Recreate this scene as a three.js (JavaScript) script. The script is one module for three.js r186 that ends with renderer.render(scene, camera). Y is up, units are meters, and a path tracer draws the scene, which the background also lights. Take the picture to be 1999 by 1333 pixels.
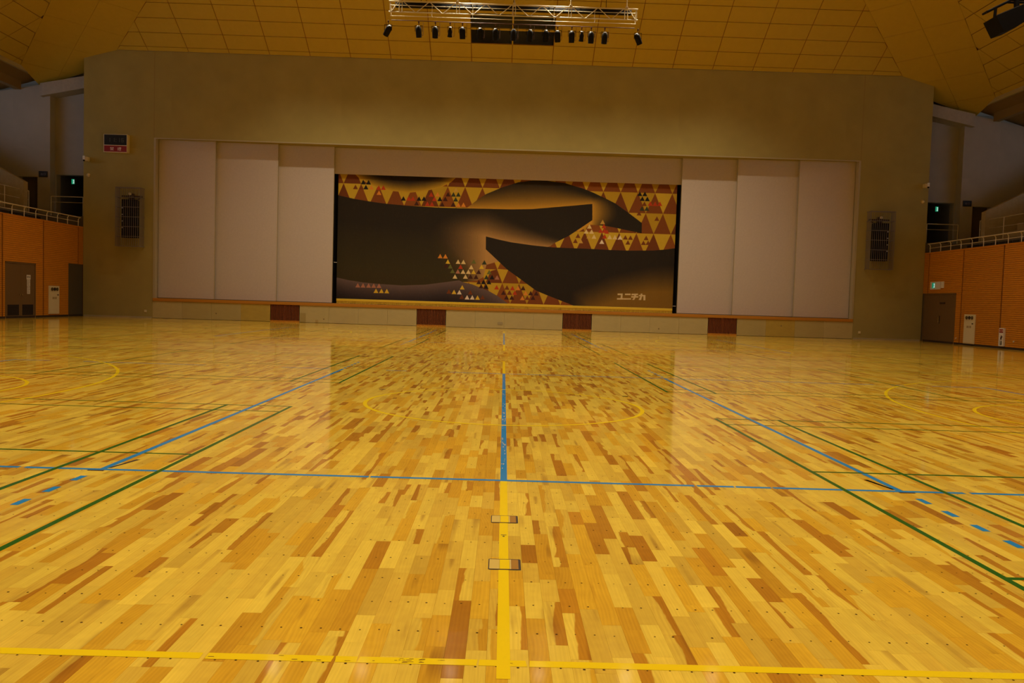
import * as THREE from 'three';
import { mergeGeometries } from 'three/addons/utils/BufferGeometryUtils.js';
import { RoundedBoxGeometry } from 'three/addons/geometries/RoundedBoxGeometry.js';

// ---------------------------------------------------------------- camera, sky, exposure
const scene = new THREE.Scene();
const camera = new THREE.PerspectiveCamera(2 * Math.atan(666.5 / 1578.8) * 180 / Math.PI, 1999 / 1333, 0.05, 200);
camera.rotation.order = 'YXZ';
camera.position.set(-0.037, 1.3265, 10.438);
camera.rotation.set(-0.0485, -0.0113, 0.0303);
scene.add(camera);
scene.background = new THREE.Color().setRGB(2.5, 3.1, 4.1);        // overcast sky, enters only through the gallery windows
const renderer = new THREE.WebGLRenderer({ antialias: true });
renderer.toneMapping = THREE.LinearToneMapping;
renderer.toneMappingExposure = 1.0;
renderer.shadowMap.enabled = true;
const LAMP = { color: new THREE.Color().setRGB(1, 0.86, 0.62), intensity: 96, angle: .94, penumbra: 1 };

// ---------------------------------------------------------------- helpers
let seed = 20240611;
const rnd = () => { seed |= 0; seed = seed + 0x6D2B79F5 | 0; let t = Math.imul(seed ^ seed >>> 15, 1 | seed); t = t + Math.imul(t ^ t >>> 7, 61 | t) ^ t; return ((t ^ t >>> 14) >>> 0) / 4294967296; };
const rr = (a, b) => a + (b - a) * rnd();
const used = new Map();
const numbered = n => { const k = used.get(n) || 0; used.set(n, k + 1); return k ? `${n}_${String(k).padStart(3, '0')}` : n; };
const lin = (r, g, b) => new THREE.Color().setRGB(r, g, b);
const std = (c, o = {}) => new THREE.MeshStandardMaterial({ color: c, roughness: 0.8, ...o });
function box(x0, x1, y0, y1, z0, z1) { const g = new THREE.BoxGeometry(Math.abs(x1 - x0), Math.abs(y1 - y0), Math.abs(z1 - z0)); g.translate((x0 + x1) / 2, (y0 + y1) / 2, (z0 + z1) / 2); return g; }
function rbox(x0, x1, y0, y1, z0, z1, r = 0.01) { const g = new RoundedBoxGeometry(x1 - x0, y1 - y0, z1 - z0, 2, r); g.translate((x0 + x1) / 2, (y0 + y1) / 2, (z0 + z1) / 2); return g; }
const V = (x, y, z) => new THREE.Vector3(x, y, z);
function rod(a, b, r, n = 8) {
  const d = b.clone().sub(a), g = new THREE.CylinderGeometry(r, r, d.length(), n);
  g.applyQuaternion(new THREE.Quaternion().setFromUnitVectors(V(0, 1, 0), d.clone().normalize()));
  const m = a.clone().add(b).multiplyScalar(0.5); g.translate(m.x, m.y, m.z); return g;
}
function prism(pts, d0, d1, axis = 'z', hole) {  // polygon pushed along an axis; axis z: (x,y), axis y: (x,z), axis x: (z,y)
  const f = axis === 'x' ? p => new THREE.Vector2(-p[0], p[1]) : axis === 'y' ? p => new THREE.Vector2(p[0], -p[1]) : p => new THREE.Vector2(p[0], p[1]);
  const s = new THREE.Shape(pts.map(f));
  for (const h of hole || []) s.holes.push(new THREE.Path(h.map(f)));
  const g = new THREE.ExtrudeGeometry(s, { depth: d1 - d0, bevelEnabled: false });
  g.translate(0, 0, d0);
  if (axis === 'x') g.applyMatrix4(new THREE.Matrix4().makeBasis(V(0, 0, -1), V(0, 1, 0), V(1, 0, 0)));
  if (axis === 'y') g.applyMatrix4(new THREE.Matrix4().makeBasis(V(1, 0, 0), V(0, 0, -1), V(0, 1, 0)));
  return g;
}
function plain(g) { const h = g.index ? g.toNonIndexed() : g; for (const k of Object.keys(h.attributes)) if (!['position', 'normal', 'uv'].includes(k)) h.deleteAttribute(k); return h; }
function mesh(name, geos, mat, parent) {
  const list = Array.isArray(geos) ? geos : [geos];
  const g = list.length > 1 ? mergeGeometries(list.map(plain)) : list[0];
  const m = new THREE.Mesh(g, mat); m.castShadow = m.receiveShadow = true;
  m.name = parent ? name : numbered(name);
  (parent || scene).add(m); return m;
}
function tag(o, label, category, group) { o.userData.label = label; o.userData.category = category; if (group) o.userData.group = group; return o; }
function thing(name, label, category, group, pos) { const o = new THREE.Group(); o.name = numbered(name); scene.add(o); if (pos) o.position.set(...pos); return tag(o, label, category, group); }
function struct(name) { const o = new THREE.Group(); o.name = numbered(name); o.userData.kind = 'structure'; scene.add(o); return o; }
// value noise
const NT = new Float32Array(65536); for (let i = 0; i < 65536; i++) NT[i] = rnd();
const h2 = (x, y) => NT[((x & 255) + ((y & 255) << 8))];
function noise(x, y) { const xi = Math.floor(x), yi = Math.floor(y), fx = x - xi, fy = y - yi, u = fx * fx * (3 - 2 * fx), v = fy * fy * (3 - 2 * fy); return (h2(xi, yi) * (1 - u) + h2(xi + 1, yi) * u) * (1 - v) + (h2(xi, yi + 1) * (1 - u) + h2(xi + 1, yi + 1) * u) * v; }
const fbm = (x, y) => noise(x, y) * .5 + noise(x * 2.1 + 7, y * 2.1 + 3) * .3 + noise(x * 4.3 + 1, y * 4.3 + 9) * .2;
function dataTex(w, h, fn, srgb = true) {
  const d = new Uint8Array(w * h * 4);
  for (let y = 0; y < h; y++) for (let x = 0; x < w; x++) { const c = fn(x, y), i = (y * w + x) * 4; d[i] = c[0]; d[i + 1] = c[1]; d[i + 2] = c[2]; d[i + 3] = 255; }
  const t = new THREE.DataTexture(d, w, h); t.magFilter = THREE.LinearFilter; t.minFilter = THREE.LinearMipmapLinearFilter; t.generateMipmaps = true; t.wrapS = t.wrapT = THREE.RepeatWrapping; if (srgb) t.colorSpace = THREE.SRGBColorSpace; t.needsUpdate = true; return t;
}
const s8 = v => { v = Math.min(1, Math.max(0, v)); return Math.round(255 * (v <= 0.0031308 ? v * 12.92 : 1.055 * Math.pow(v, 1 / 2.4) - 0.055)); };
function mottle(size, scale, amp, fine = 0) {      // tileable-enough tint map around 1, for plaster, concrete, fabric
  return dataTex(size, size, (x, y) => { const n = (fbm(x / size * scale, y / size * scale) - .5) * 2 * amp + (rnd() - .5) * fine; const v = s8(0.82 * (1 + n)); return [v, v, v]; });
}
function uvMetres(g, s = 1) {                      // box projection, uv in metres * s
  const p = g.attributes.position, n = g.attributes.normal, u = new Float32Array(p.count * 2);
  for (let i = 0; i < p.count; i++) { const ax = Math.abs(n.getX(i)), ay = Math.abs(n.getY(i)), az = Math.abs(n.getZ(i)); const x = p.getX(i), y = p.getY(i), z = p.getZ(i);
    if (ax > ay && ax > az) { u[2 * i] = z * s; u[2 * i + 1] = y * s; } else if (ay > az) { u[2 * i] = x * s; u[2 * i + 1] = z * s; } else { u[2 * i] = x * s; u[2 * i + 1] = y * s; } }
  g.setAttribute('uv', new THREE.BufferAttribute(u, 2)); return g;
}
const canvasTex = (w, h, draw) => { const c = document.createElement('canvas'); c.width = w; c.height = h; draw(c.getContext('2d'), w, h); const t = new THREE.CanvasTexture(c); t.colorSpace = THREE.SRGBColorSpace; t.magFilter = THREE.LinearFilter; return t; };
function face(w, h, tex, o = {}) { return [new THREE.PlaneGeometry(w, h), new THREE.MeshStandardMaterial({ map: tex, roughness: 0.6, ...o })]; }

// ---------------------------------------------------------------- materials
const concreteMap = mottle(512, 9, 0.10, 0.03);
const M = {
  concrete: std(lin(.45, .37, .12), { map: concreteMap, roughness: .9 }),
  concreteTrim: std(lin(.44, .38, .24), { roughness: .6 }),
  panel: std(lin(.70, .605, .53), { map: mottle(512, 40, .05, .06), roughness: .95 }),
  panelEdge: std(lin(.10, .08, .05), { roughness: .8 }),
  stagePanel: std(lin(.64, .53, .24), { map: mottle(256, 6, .06, .02), roughness: .55 }),
  stagePanelB: std(lin(.58, .47, .19), { map: mottle(256, 6, .06, .02), roughness: .55 }),
  stagePanelY: std(lin(.60, .43, .08), { map: mottle(256, 6, .08, .02), roughness: .55 }),
  lipWood: std(lin(.52, .215, .02), { roughness: .45 }),
  ventWood: std(lin(.19, .045, .008), { roughness: .6 }),
  black: std(lin(.006, .006, .008), { roughness: .95 }),
  ceiling: std(lin(.66, .46, .045), { map: mottle(256, 8, .04, .02), roughness: .9 }),
  ceilingBack: std(lin(.26, .11, .01), { roughness: 1 }),
  galleryWall: std(lin(.52, .47, .40), { map: concreteMap, roughness: .9 }),
  galleryFloor: std(lin(.20, .17, .13), { roughness: .9 }),
  standCream: std(lin(.55, .45, .26), { map: concreteMap, roughness: .8 }),
  soffit: std(lin(.26, .17, .07), { roughness: .9 }),
  doorBrown: std(lin(.16, .09, .03), { roughness: .5 }),
  doorDark: std(lin(.075, .06, .03), { roughness: .6 }),
  darkBrown: std(lin(.03, .016, .008), { roughness: .7 }),
  rail: std(lin(.80, .72, .54), { roughness: .35, metalness: .3 }),
  cream: std(lin(.72, .62, .36), { roughness: .45 }),
  white: std(lin(.80, .78, .72), { roughness: .5 }),
  truss: std(lin(.62, .56, .40), { roughness: .4 }),
  can: new THREE.MeshPhysicalMaterial({ color: lin(.006, .0055, .006), roughness: .6, specularIntensity: .3 }),
  canRear: std(lin(.45, .47, .48), { roughness: .35, metalness: .4 }),
  hook: std(lin(.08, .025, .012), { roughness: .6 }),
  steel: std(lin(.55, .55, .55), { roughness: .3, metalness: .9 }),
  cage: std(lin(.20, .17, .15), { roughness: .55 }),
  speaker: new THREE.MeshPhysicalMaterial({ color: lin(.006, .0055, .005), roughness: .8, specularIntensity: .3 }),
  seat: std(lin(.035, .03, .028), { roughness: .8 }),
  chrome: std(lin(.75, .72, .65), { roughness: .2, metalness: 1 }),
};

// ---------------------------------------------------------------- floor
const floor = struct('floor');
mesh('subfloor', box(-21.3, 21.3, -0.3, -0.004, -30.2, 12), std(lin(.08, .045, .015), { roughness: 1 }), floor);
const LANES = 32, LW = 64, LH = 2048, PITCH = 0.0789, TEXLEN = 2.4;
const laneKind = i => i < 13 ? 'light' : i < 20 ? 'mid' : i < 25 ? 'dark' : 'mixed';
const WOOD = { light: [.71, .475, .050], mid: [.63, .345, .016], dark: [.45, .19, .007] };
const laneTone = Array.from({ length: LANES }, () => rr(.93, 1.07));
const woodMap = dataTex(LANES * LW, LH, (px, py) => {
  const lane = Math.floor(px / LW), x = (px % LW) / LW, y = py / LH, kind = laneKind(lane), o = lane * 17.3;
  const yy = y * 2.4, warp = noise(o + yy * 2.2, lane * 3.1) * .5 + noise(o + yy * 6, lane * 5.7) * .12;
  const fine = noise(x * 46 + o, yy * 2.5 + o) * .6 + noise(x * 90 + o, yy * 6) * .4;
  const ring = Math.sin((x * 5 + warp * 5.5 + Math.abs(x - .5) * yy * .7) * 6.283);
  const curl = noise(x * 2 + o, yy * 26 + o) - .5;
  const gs = kind === 'light' ? 1 : 2.1;
  let c = kind === 'mixed' ? WOOD.light : WOOD[kind], t = (fine - .5) * .13 + ring * .022 * gs + curl * .07 + (fbm(x * 1.5 + o, yy * 3) - .5) * .16;
  let r = c[0], g = c[1], b = c[2];
  if (kind === 'mixed') {
    const edge = -.1 + 1.25 * fbm(yy * 1.7 + o, lane * 9.1 + .5), w = Math.min(1, Math.max(0, (x - edge + (noise(yy * 30 + o, x * 8) - .5) * .05) * 14 + .5)), hw = WOOD[lane % 3 ? 'dark' : 'mid'];
    r += (hw[0] - r) * w; g += (hw[1] - g) * w; b += (hw[2] - b) * w;
  }
  const kn = noise(x * 1.3 + o * 2, yy * 1.6 + o); if (kn > .86) { const q = (kn - .86) * 2.6; r *= 1 - q; g *= 1 - q * 1.25; b *= 1 - q * 1.3; }
  const k = (1 + t) * laneTone[lane];
  return [s8(r * k), s8(g * (1 + t * 1.25) * laneTone[lane]), s8(b * (1 + t * 1.4) * laneTone[lane])];
});
const floorMat = new THREE.MeshPhysicalMaterial({ map: woodMap, vertexColors: true, roughness: .6, specularIntensity: .15, clearcoat: .92, clearcoatRoughness: .08 });
const planks = [];
for (let i = -266; i <= 266; i++) {
  const xc = -0.024 + i * PITCH; if (Math.abs(xc) > 21) continue;
  let z = -30 - rr(0, .9);
  while (z < 11.9) {
    const L = [.303, .303, .455, .455, .606, .758][Math.floor(rnd() * 6)] + rr(-.02, .02), z0 = Math.max(z, -30), z1 = Math.min(z + L, 11.9); z += L;
    if (z1 - z0 < .02) continue;
    const q = rnd(), k = q < .53 ? rnd() * 13 : q < .76 ? 13 + rnd() * 7 : q < .81 ? 20 + rnd() * 5 : 25 + rnd() * 7;
    planks.push({ xc, z0, z1, lane: Math.floor(k), off: rnd(), tone: 1.04 - .22 * Math.pow(rnd(), 1.6), tx: (rnd() - .5) * .0036, tz: (rnd() - .5) * .0036, flip: rnd() < .5 });
  }
}
function plankGeo(list) {                           // bevelled boards: a top face, four chamfers, closed sides
  const pos = [], nor = [], uv = [], col = [];
  const quad = (p, n, u, t) => { for (const k of [0, 1, 2, 0, 2, 3]) { pos.push(...p[k]); nor.push(...n); uv.push(...u[k]); col.push(t, Math.pow(t, 1.5), t * t); } };
  for (const b of list) {
    const g = .0001, w = PITCH / 2 - g, x0 = b.xc - w, x1 = b.xc + w, z0 = b.z0 + g, z1 = b.z1 - g, c = .0004, d = -.004;
    const u0 = (b.lane + .03) / LANES, u1 = (b.lane + .97) / LANES, ua = b.flip ? u1 : u0, ub = b.flip ? u0 : u1, v0 = b.off, v1 = b.off + (z1 - z0) / TEXLEN;
    const T = [[x0 + c, 0, z1 - c], [x1 - c, 0, z1 - c], [x1 - c, 0, z0 + c], [x0 + c, 0, z0 + c]], U = [[ua, v0], [ub, v0], [ub, v1], [ua, v1]];
    quad(T, [b.tx, 1, b.tz], U, b.tone);
    const B = [[x0, d, z1], [x1, d, z1], [x1, d, z0], [x0, d, z0]], S = [[0, .5, 1], [1, .5, 0], [0, .5, -1], [-1, .5, 0]];
    for (let k = 0; k < 4; k++) { const m = (k + 1) % 4; quad([B[k], B[m], T[m], T[k]], S[k].map(v => v / 1.118), [U[k], U[m], U[m], U[k]], b.tone); }
  }
  const G = new THREE.BufferGeometry();
  for (const [n, a, s] of [['position', pos, 3], ['normal', nor, 3], ['uv', uv, 2], ['color', col, 3]]) G.setAttribute(n, new THREE.BufferAttribute(new Float32Array(a), s));
  return G;
}
for (const b of planks) { const zc = (b.z0 + b.z1) / 2, d = 10.44 - zc; b.size = (d > 2.6 && Math.abs(b.xc) < d * .66 + .1) ? (b.z1 - b.z0) / (d * d * d) : 0; }
planks.sort((a, b) => b.size - a.size);
for (const b of planks.slice(0, 300)) mesh('plank', plankGeo([b]), floorMat, floor);
const rest = mesh('planks', plankGeo(planks.slice(300)), floorMat, floor); rest.userData.kind = 'stuff';

// screw plugs, one per board on every joist row
{
  const geos = [], disc = new THREE.CircleGeometry(.0056, 7); disc.rotateX(-Math.PI / 2);
  for (let k = -6; k < 42; k++) { const z = 7.253 - k * .303; const half = Math.min(15, (10.44 - z) * .68 + .3);
    for (let i = Math.ceil(-half / PITCH); i <= half / PITCH; i++) { if (rnd() < .1) continue; const g = disc.clone(); const s = rr(.6, 1.05); g.scale(s, 1, s); g.translate(-.024 + i * PITCH + rr(-.004, .004), .0005, z + rr(-.004, .004)); geos.push(g); } }
  mesh('screw_plugs', geos, new THREE.MeshPhysicalMaterial({ color: lin(.05, .02, .004), roughness: .9, specularIntensity: .1 }), floor).userData.kind = 'stuff';
}
// court lines: thin paint films
const paint = c => new THREE.MeshPhysicalMaterial({ color: c, roughness: .6, specularIntensity: .15, clearcoat: .8, clearcoatRoughness: .08 });
const YEL = paint(lin(.80, .555, .001)), BLU = paint(lin(.008, .20, .48)), GRN = paint(lin(.016, .10, .003));
function film(name, quads, mat, y) {
  const p = [], n = []; for (const q of quads) for (const k of [0, 1, 2, 0, 2, 3]) { p.push(q[k][0], y, q[k][1]); n.push(0, 1, 0); }
  const g = new THREE.BufferGeometry(); g.setAttribute('position', new THREE.BufferAttribute(new Float32Array(p), 3)); g.setAttribute('normal', new THREE.BufferAttribute(new Float32Array(n), 3));
  g.setAttribute('uv', new THREE.BufferAttribute(new Float32Array(p.length / 3 * 2), 2)); return mesh(name, g, mat, floor);
}
let layer = 0;
function line(name, mat, x0, z0, x1, z1, w, gaps = []) {   // gaps: [from, to] in metres along the line, worn away with ragged ends
  const dx = x1 - x0, dz = z1 - z0, L = Math.hypot(dx, dz), ux = dx / L, uz = dz / L, nx = -uz * w / 2, nz = ux * w / 2;
  const cuts = [0, ...gaps.flat(), L], Q = [];
  for (let i = 0; i < cuts.length; i += 2) { const a = cuts[i], b = cuts[i + 1], N = Math.max(1, i ? 2 : 1); let j = [a + (i ? rr(-.006, .006) : 0), b + (i + 2 < cuts.length ? rr(-.006, .006) : 0)], k = [a, b];
    if (b - a < .002) continue;
    const P = (t, s) => [x0 + ux * t + nx * s, z0 + uz * t + nz * s]; Q.push([P(j[0], 1), P(j[1], 1), P(k[1], -1), P(k[0], -1)]); }
  const o = film(name, Q, mat, .0008 + (layer++ % 7) * .00006); return o;
}
function arc(name, mat, cx, cz, r, a0, a1, w, n = 96) {
  const Q = []; for (let i = 0; i < n; i++) { const a = a0 + (a1 - a0) * i / n, b = a0 + (a1 - a0) * (i + 1) / n, P = (t, q) => [cx + Math.cos(t) * q, cz + Math.sin(t) * q]; Q.push([P(a, r), P(a, r - w), P(b, r - w), P(b, r)]); }
  return film(name, Q, mat, .0008 + (layer++ % 7) * .00006);
}
const worn = (L, n, lo, hi) => { const t = Array.from({ length: n }, () => rr(.3, L - .3)).sort((a, b) => a - b); return t.map(v => [v, v + rr(lo, hi)]); };
for (const cz of [0, -19.2]) {
  const near = cz === 0;
  // basketball, yellow
  if (near) line('yellow_sideline', YEL, -14, 7.525, 14, 7.525, .05, [[12.893, 12.912], [13.375, 13.381], [13.462, 13.470], [13.905, 13.911], [14.082, 14.098]]);
  else line('yellow_sideline', YEL, -14, cz + 7.525, 14, cz + 7.525, .05, worn(28, 6, .1, .5));
  line('yellow_sideline', YEL, -14, cz - 7.525, 14, cz - 7.525, .05, worn(28, 8, .1, .6));
  line('yellow_centre_line', YEL, 0, cz + 7.65, 0, cz + 4.5, .05);
  line('yellow_centre_line', YEL, 0, cz - 4.5, 0, cz - 7.6, .05);
  if (near) arc('yellow_centre_circle', YEL, 0, 0, 1.8, 0, Math.PI * 2, .05);
  for (const s of [-1, 1]) {
    line('yellow_baseline', YEL, s * 14, cz - 7.5, s * 14, cz + 7.5, .05);
    const bx = s * 12.425, a = Math.asin(6.6 / 6.75), m = s < 0 ? 0 : Math.PI;
    arc('yellow_three_point_arc', YEL, bx, cz, 6.75, m - a, m + a, .05);
    for (const k of [-1, 1]) { line('yellow_corner_line', YEL, s * 14, cz + k * 6.575, s * 11.01, cz + k * 6.575, .05); line('yellow_lane_line', YEL, s * 14, cz + k * 2.425, s * 8.2, cz + k * 2.425, .05); }
    line('yellow_free_throw_line', YEL, s * 8.22, cz - 2.45, s * 8.22, cz + 2.45, .05);
    arc('yellow_free_throw_circle', YEL, s * 8.2, cz, 1.8, m - Math.PI / 2, m + Math.PI / 2, .05, 60);
  }
  // volleyball, blue
  line('blue_sideline', BLU, -9, cz + 4.475, 9, cz + 4.475, .05, near ? [[5.42, 5.46], [8.0, 8.01], [10.42, 10.44], [10.72, 10.735], [11.0, 11.01], [12.45, 12.5]] : worn(18, 9, .1, .8));
  line('blue_sideline', BLU, -9, cz - 4.475, 9, cz - 4.475, .05, worn(18, 14, .1, 1.0));
  line('blue_centre_line', BLU, 0, cz + 4.45, 0, cz - 4.5, .05);
  for (const s of [-1, 1]) {
    line('blue_attack_line', BLU, s * 2.975, cz - 4.5, s * 2.975, cz + 4.5, .05, near ? [] : worn(9, 6, .1, .4));
    line('blue_baseline', BLU, s * 8.975, cz - 4.5, s * 8.975, cz + 4.5, .05);
    for (let k = 0; k < 5; k++) for (const e of [1, -1]) line('blue_attack_dash', BLU, s * 2.99, cz + e * (4.70 + k * .34), s * 2.99, cz + e * (4.85 + k * .34), .05);
  }
}
// badminton, green: four courts on each side, lengthwise across the hall
for (const z0 of [.776, -8.17, -17.12, -26.07]) for (const s of [-1, 1]) {
  const X = v => s * (2.55 + v), far = z0 === -8.17 ? -8.17 : z0, z1 = far + 6.1, L = 13.4, w = .04;
  for (const v of [0, .76, L - .76, L]) line('green_back_line', GRN, X(v), far - .02, X(v), z1 + .02, w);
  for (const zz of [far, far + .46, z1 - .46, z1]) line('green_side_line', GRN, X(0), zz, X(L), zz, w);
  line('green_service_line', GRN, X(4.72), far, X(4.72), z1, w); line('green_service_line', GRN, X(8.68), far, X(8.68), z1, w);
  line('green_centre_line', GRN, X(0), far + 3.05, X(4.72), far + 3.05, w); line('green_centre_line', GRN, X(8.68), far + 3.05, X(L), far + 3.05, w);
}
// pale scuffs where the blue paint has come off
{ const Q = []; for (let k = 0; k < 46; k++) { const z = k < 30 ? rr(-1.2, 2.6) : rr(2.6, 4.2), x = rr(-.016, .016), a = rr(.002, .007), b = rr(.012, .05); Q.push([[x - a, z + b], [x + a * .6, z + b * .8], [x + a, z - b], [x - a * .7, z - b * .7]]); }
  film('paint_scuffs', Q, paint(lin(.42, .42, .36)), .0016).userData.kind = 'stuff'; }
{ const Q = []; for (let k = 0; k < 26; k++) { const x = k < 16 ? rr(-.40, -.29) : rr(-1.1, .12), z = rr(7.508, 7.54), a = rr(.003, .012), b = rr(.0008, .003); Q.push([[x - a, z + b], [x + a, z + b * .6], [x + a * .8, z - b], [x - a * .9, z - b * .7]]); }
  film('line_scuffs', Q, paint(lin(.24, .12, .02)), .0016).userData.kind = 'stuff'; }
// tape marks beside the attack lines and dark sockets
for (const s of [-1, 1]) {
  const x = s * 3, dk = std(lin(.035, .014, .008), { roughness: .4 });
  film('dark_tape_mark', [[[x - .06, 4.53], [x + .06, 4.53], [x + .06, 4.505], [x - .06, 4.505]]], dk, .0018);
  film('dark_tape_mark', [[[s * 2.955, 4.42], [s * 2.935, 4.42], [s * 2.865, 4.09], [s * 2.895, 4.09]]], dk, .0018);
  film('dark_tape_mark', [[[s * 1.81, -1.30], [s * 1.74, -1.30], [s * 1.73, -1.36], [s * 1.83, -1.37]]], dk, .0018);
}
// socket covers on the centre line: a rim groove, a wooden lid, the line painted across it
const lidRim = std(lin(.03, .014, .006), { roughness: .5 });
for (const [zc, h, lab] of [[5.555, .075, 'rectangular wooden socket cover on the yellow centre line, farther of two'], [6.405, .075, 'rectangular wooden socket cover on the yellow centre line, nearer of two']]) {
  const t = thing('floor_socket_cover', lab, 'floor cover', null, [0.005, .0016, zc]);
  mesh('rim', new THREE.ExtrudeGeometry((() => { const r = (w, d, q) => { const s = new THREE.Shape(); s.moveTo(-w + q, -d); s.lineTo(w - q, -d); s.quadraticCurveTo(w, -d, w, -d + q); s.lineTo(w, d - q); s.quadraticCurveTo(w, d, w - q, d); s.lineTo(-w + q, d); s.quadraticCurveTo(-w, d, -w, d - q); s.lineTo(-w, -d + q); s.quadraticCurveTo(-w, -d, -w + q, -d); return s; }; return r(.082, h + .008, .012); })(), { depth: .0006, bevelEnabled: false }).rotateX(-Math.PI / 2), lidRim, t);
  const lid = (n, x0, x1, c) => mesh(n, box(x0, x1, .0006, .0012, -h + .002, h - .002), paint(c), t);
  lid('lid_board', -.077, -.026, lin(.62, .43, .10)); lid('painted_stripe', -.025, .025, lin(.80, .555, .001)); lid('lid_board', .026, .033, lin(.66, .47, .14)); lid('lid_board', .034, .070, lin(.36, .17, .03));
}
{ const t = tag(mesh('floor_socket_hole', [new THREE.CylinderGeometry(.007, .007, .0006, 14).translate(0, .0019, 5.915), box(-.016, .016, .0016, .0020, 5.885, 5.892)], lidRim), 'small dark socket hole in the yellow centre line between the covers', 'socket'); }

// ---------------------------------------------------------------- stage wall
const wallFront = struct('wall_front');
mesh('wall_face', uvMetres(prism([[-20.95, 0], [20.95, 0], [20.95, 12.65], [19.35, 13.07], [-19.35, 13.07], [-20.95, 12.65]], -31.05, -30, 'z', [[[-17.5, 0], [17.5, 0], [17.5, 8.88], [-17.5, 8.88]]]), .12), M.concrete, wallFront);
for (const s of [-1, 1]) {
  mesh('seam_bead', box(s * 17.5 - .012, s * 17.5 + .012, 8.9, 13.03, -30.0, -29.997), std(lin(.30, .215, .075)), wallFront);
  const b = mesh(s < 0 ? 'baseboard_left' : 'baseboard_right', box(s * 17.55, s * 20.9, 0.001, .07, -30, -29.985), M.concreteTrim); b.userData.kind = 'structure';
  const t = mesh(s < 0 ? 'trim_1' : 'trim_2', box(s * 17.40, s * 17.499, .99, 8.87, -30.3, -29.98), M.concreteTrim); t.userData.kind = 'structure';
  tag(mesh('wall_socket', rbox(s * 17.85 - .06, s * 17.85 + .06, .28, .40, -30, -29.975, .008), M.cream), s < 0 ? 'small pale wall socket low on the pier left of the stage' : 'small pale wall socket low on the pier right of the stage', 'socket');
}
{ const t = mesh('trim_3', box(-17.45, 17.45, 8.83, 8.879, -30.06, -29.975), M.concreteTrim); t.userData.kind = 'structure'; }
// stage house behind, black
const house = struct('wall_stage_house');
mesh('backdrop', box(-17.8, 17.8, 1, 10, -32.6, -32.4), M.black, house);
for (const e of [-1, 1]) mesh('side_wall', box(e * 17.6, e * 17.8, -.05, 10, -32.6, -31.05), M.black, house);
mesh('loft', box(-17.8, 17.8, 9.9, 10, -32.4, -31.05), M.black, house);

// stage platform
const stage = struct('stage'); stage.userData.label = 'low wooden-topped stage with pale front panels and four slatted vents'; 
mesh('stage_floor', [box(-17.49, 17.49, .86, .995, -31.06, -30.05), box(-17.6, 17.6, .86, .995, -32.4, -31.06)], M.lipWood, stage);
mesh('stage_nosing', rbox(-17.49, 17.49, .855, 1.0, -30.05, -29.965, .012), M.lipWood, stage);
mesh('understage_floor', box(-17.6, 17.6, -.05, 0, -32.5, -30.06), M.galleryWall, stage); mesh('understage_wall', box(-17.6, 17.6, 0, 1.0, -32.5, -32.4), M.galleryWall, stage);
const MOD = 35 / 24;
for (let i = 0; i < 24; i++) {
  const x0 = -17.5 + i * MOD, x1 = x0 + MOD;
  if ([4, 9, 14, 19].includes(i)) {
    const v = new THREE.Group(); v.name = 'vent_grille'; stage.add(v);
    const n = 19, p = (MOD - .04) / n, bars = [];
    for (let k = 0; k < n; k++) bars.push(box(x0 + .02 + k * p + p * .18, x0 + .02 + k * p + p * .82, .07, .85, -30.045, -30.0));
    mesh('slats', bars, M.ventWood, v).userData.kind = 'stuff';
    mesh('centre_post', box((x0 + x1) / 2 - .03, (x0 + x1) / 2 + .03, .07, .85, -30.04, -29.995), M.ventWood, v);
    mesh('bottom_rail', box(x0 + .005, x1 - .005, 0, .075, -30.05, -29.99), M.lipWood, v);
  } else mesh('front_panel', box(x0 + .003, x1 - .003, .012, .853, -30.06, -30.0), [3, 21].includes(i) ? M.stagePanelY : [1, 2, 20, 22].includes(i) ? M.stagePanelB : M.stagePanel, stage);
}
mesh('patch_plate', box(-10.18, -9.9, .02, .47, -30.0, -29.994), std(lin(.40, .31, .11), { roughness: .6 }), stage);
mesh('patch_plate', box(-9.42, -9.28, .02, .15, -30.0, -29.994), std(lin(.44, .32, .12), { roughness: .6 }), stage);
mesh('outlet_plate', box(-.33, -.08, .18, .32, -30.0, -29.99), std(lin(.40, .33, .18), { roughness: .5 }), stage);
for (const [x, y] of [[-14.35, .32], [7.75, .22], [13.9, .55], [-9.0, .2]]) mesh('plug', new THREE.CylinderGeometry(.035, .035, .012, 12).rotateX(Math.PI / 2).translate(x, y, -30.0), std(lin(.25, .19, .08)), stage);

// sliding side panels, three a side, each one track deeper
const which = ['outermost', 'middle', 'innermost'];
for (const s of [-1, 1]) [[14.60, 17.42, .38], [11.55, 14.66, .59], [8.79, 11.61, .80]].forEach(([a, b, d], i) => {
  const t = thing('stage_side_panel', `tall pinkish beige sliding panel ${s < 0 ? 'left' : 'right'} of the stage curtain, ${which[i]} of three`, 'panel', 'sliding panels beside the stage curtain', [0, 1.0, -30 - d]);
  const x0 = s < 0 ? -b : a, x1 = s < 0 ? -a : b;
  mesh('cloth_face', uvMetres(box(x0 + .012, x1 - .012, .03, 7.87, -.10, 0), .5), M.panel, t);
  mesh('edge_strip', [box(x0, x0 + .012, .03, 7.87, -.1, .004), box(x1 - .012, x1, .03, 7.87, -.1, .004)], M.concreteTrim, t);
  mesh('bottom_strip', box(x0, x1, 0, .03, -.1, .0), M.panelEdge, t);
});
{ const t = tag(mesh('stage_pelmet', uvMetres(box(-8.95, 8.95, 7.56, 8.87, -31.10, -31.0), .5), M.panel), 'long pinkish beige pelmet above the patterned stage curtain', 'pelmet'); }

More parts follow.
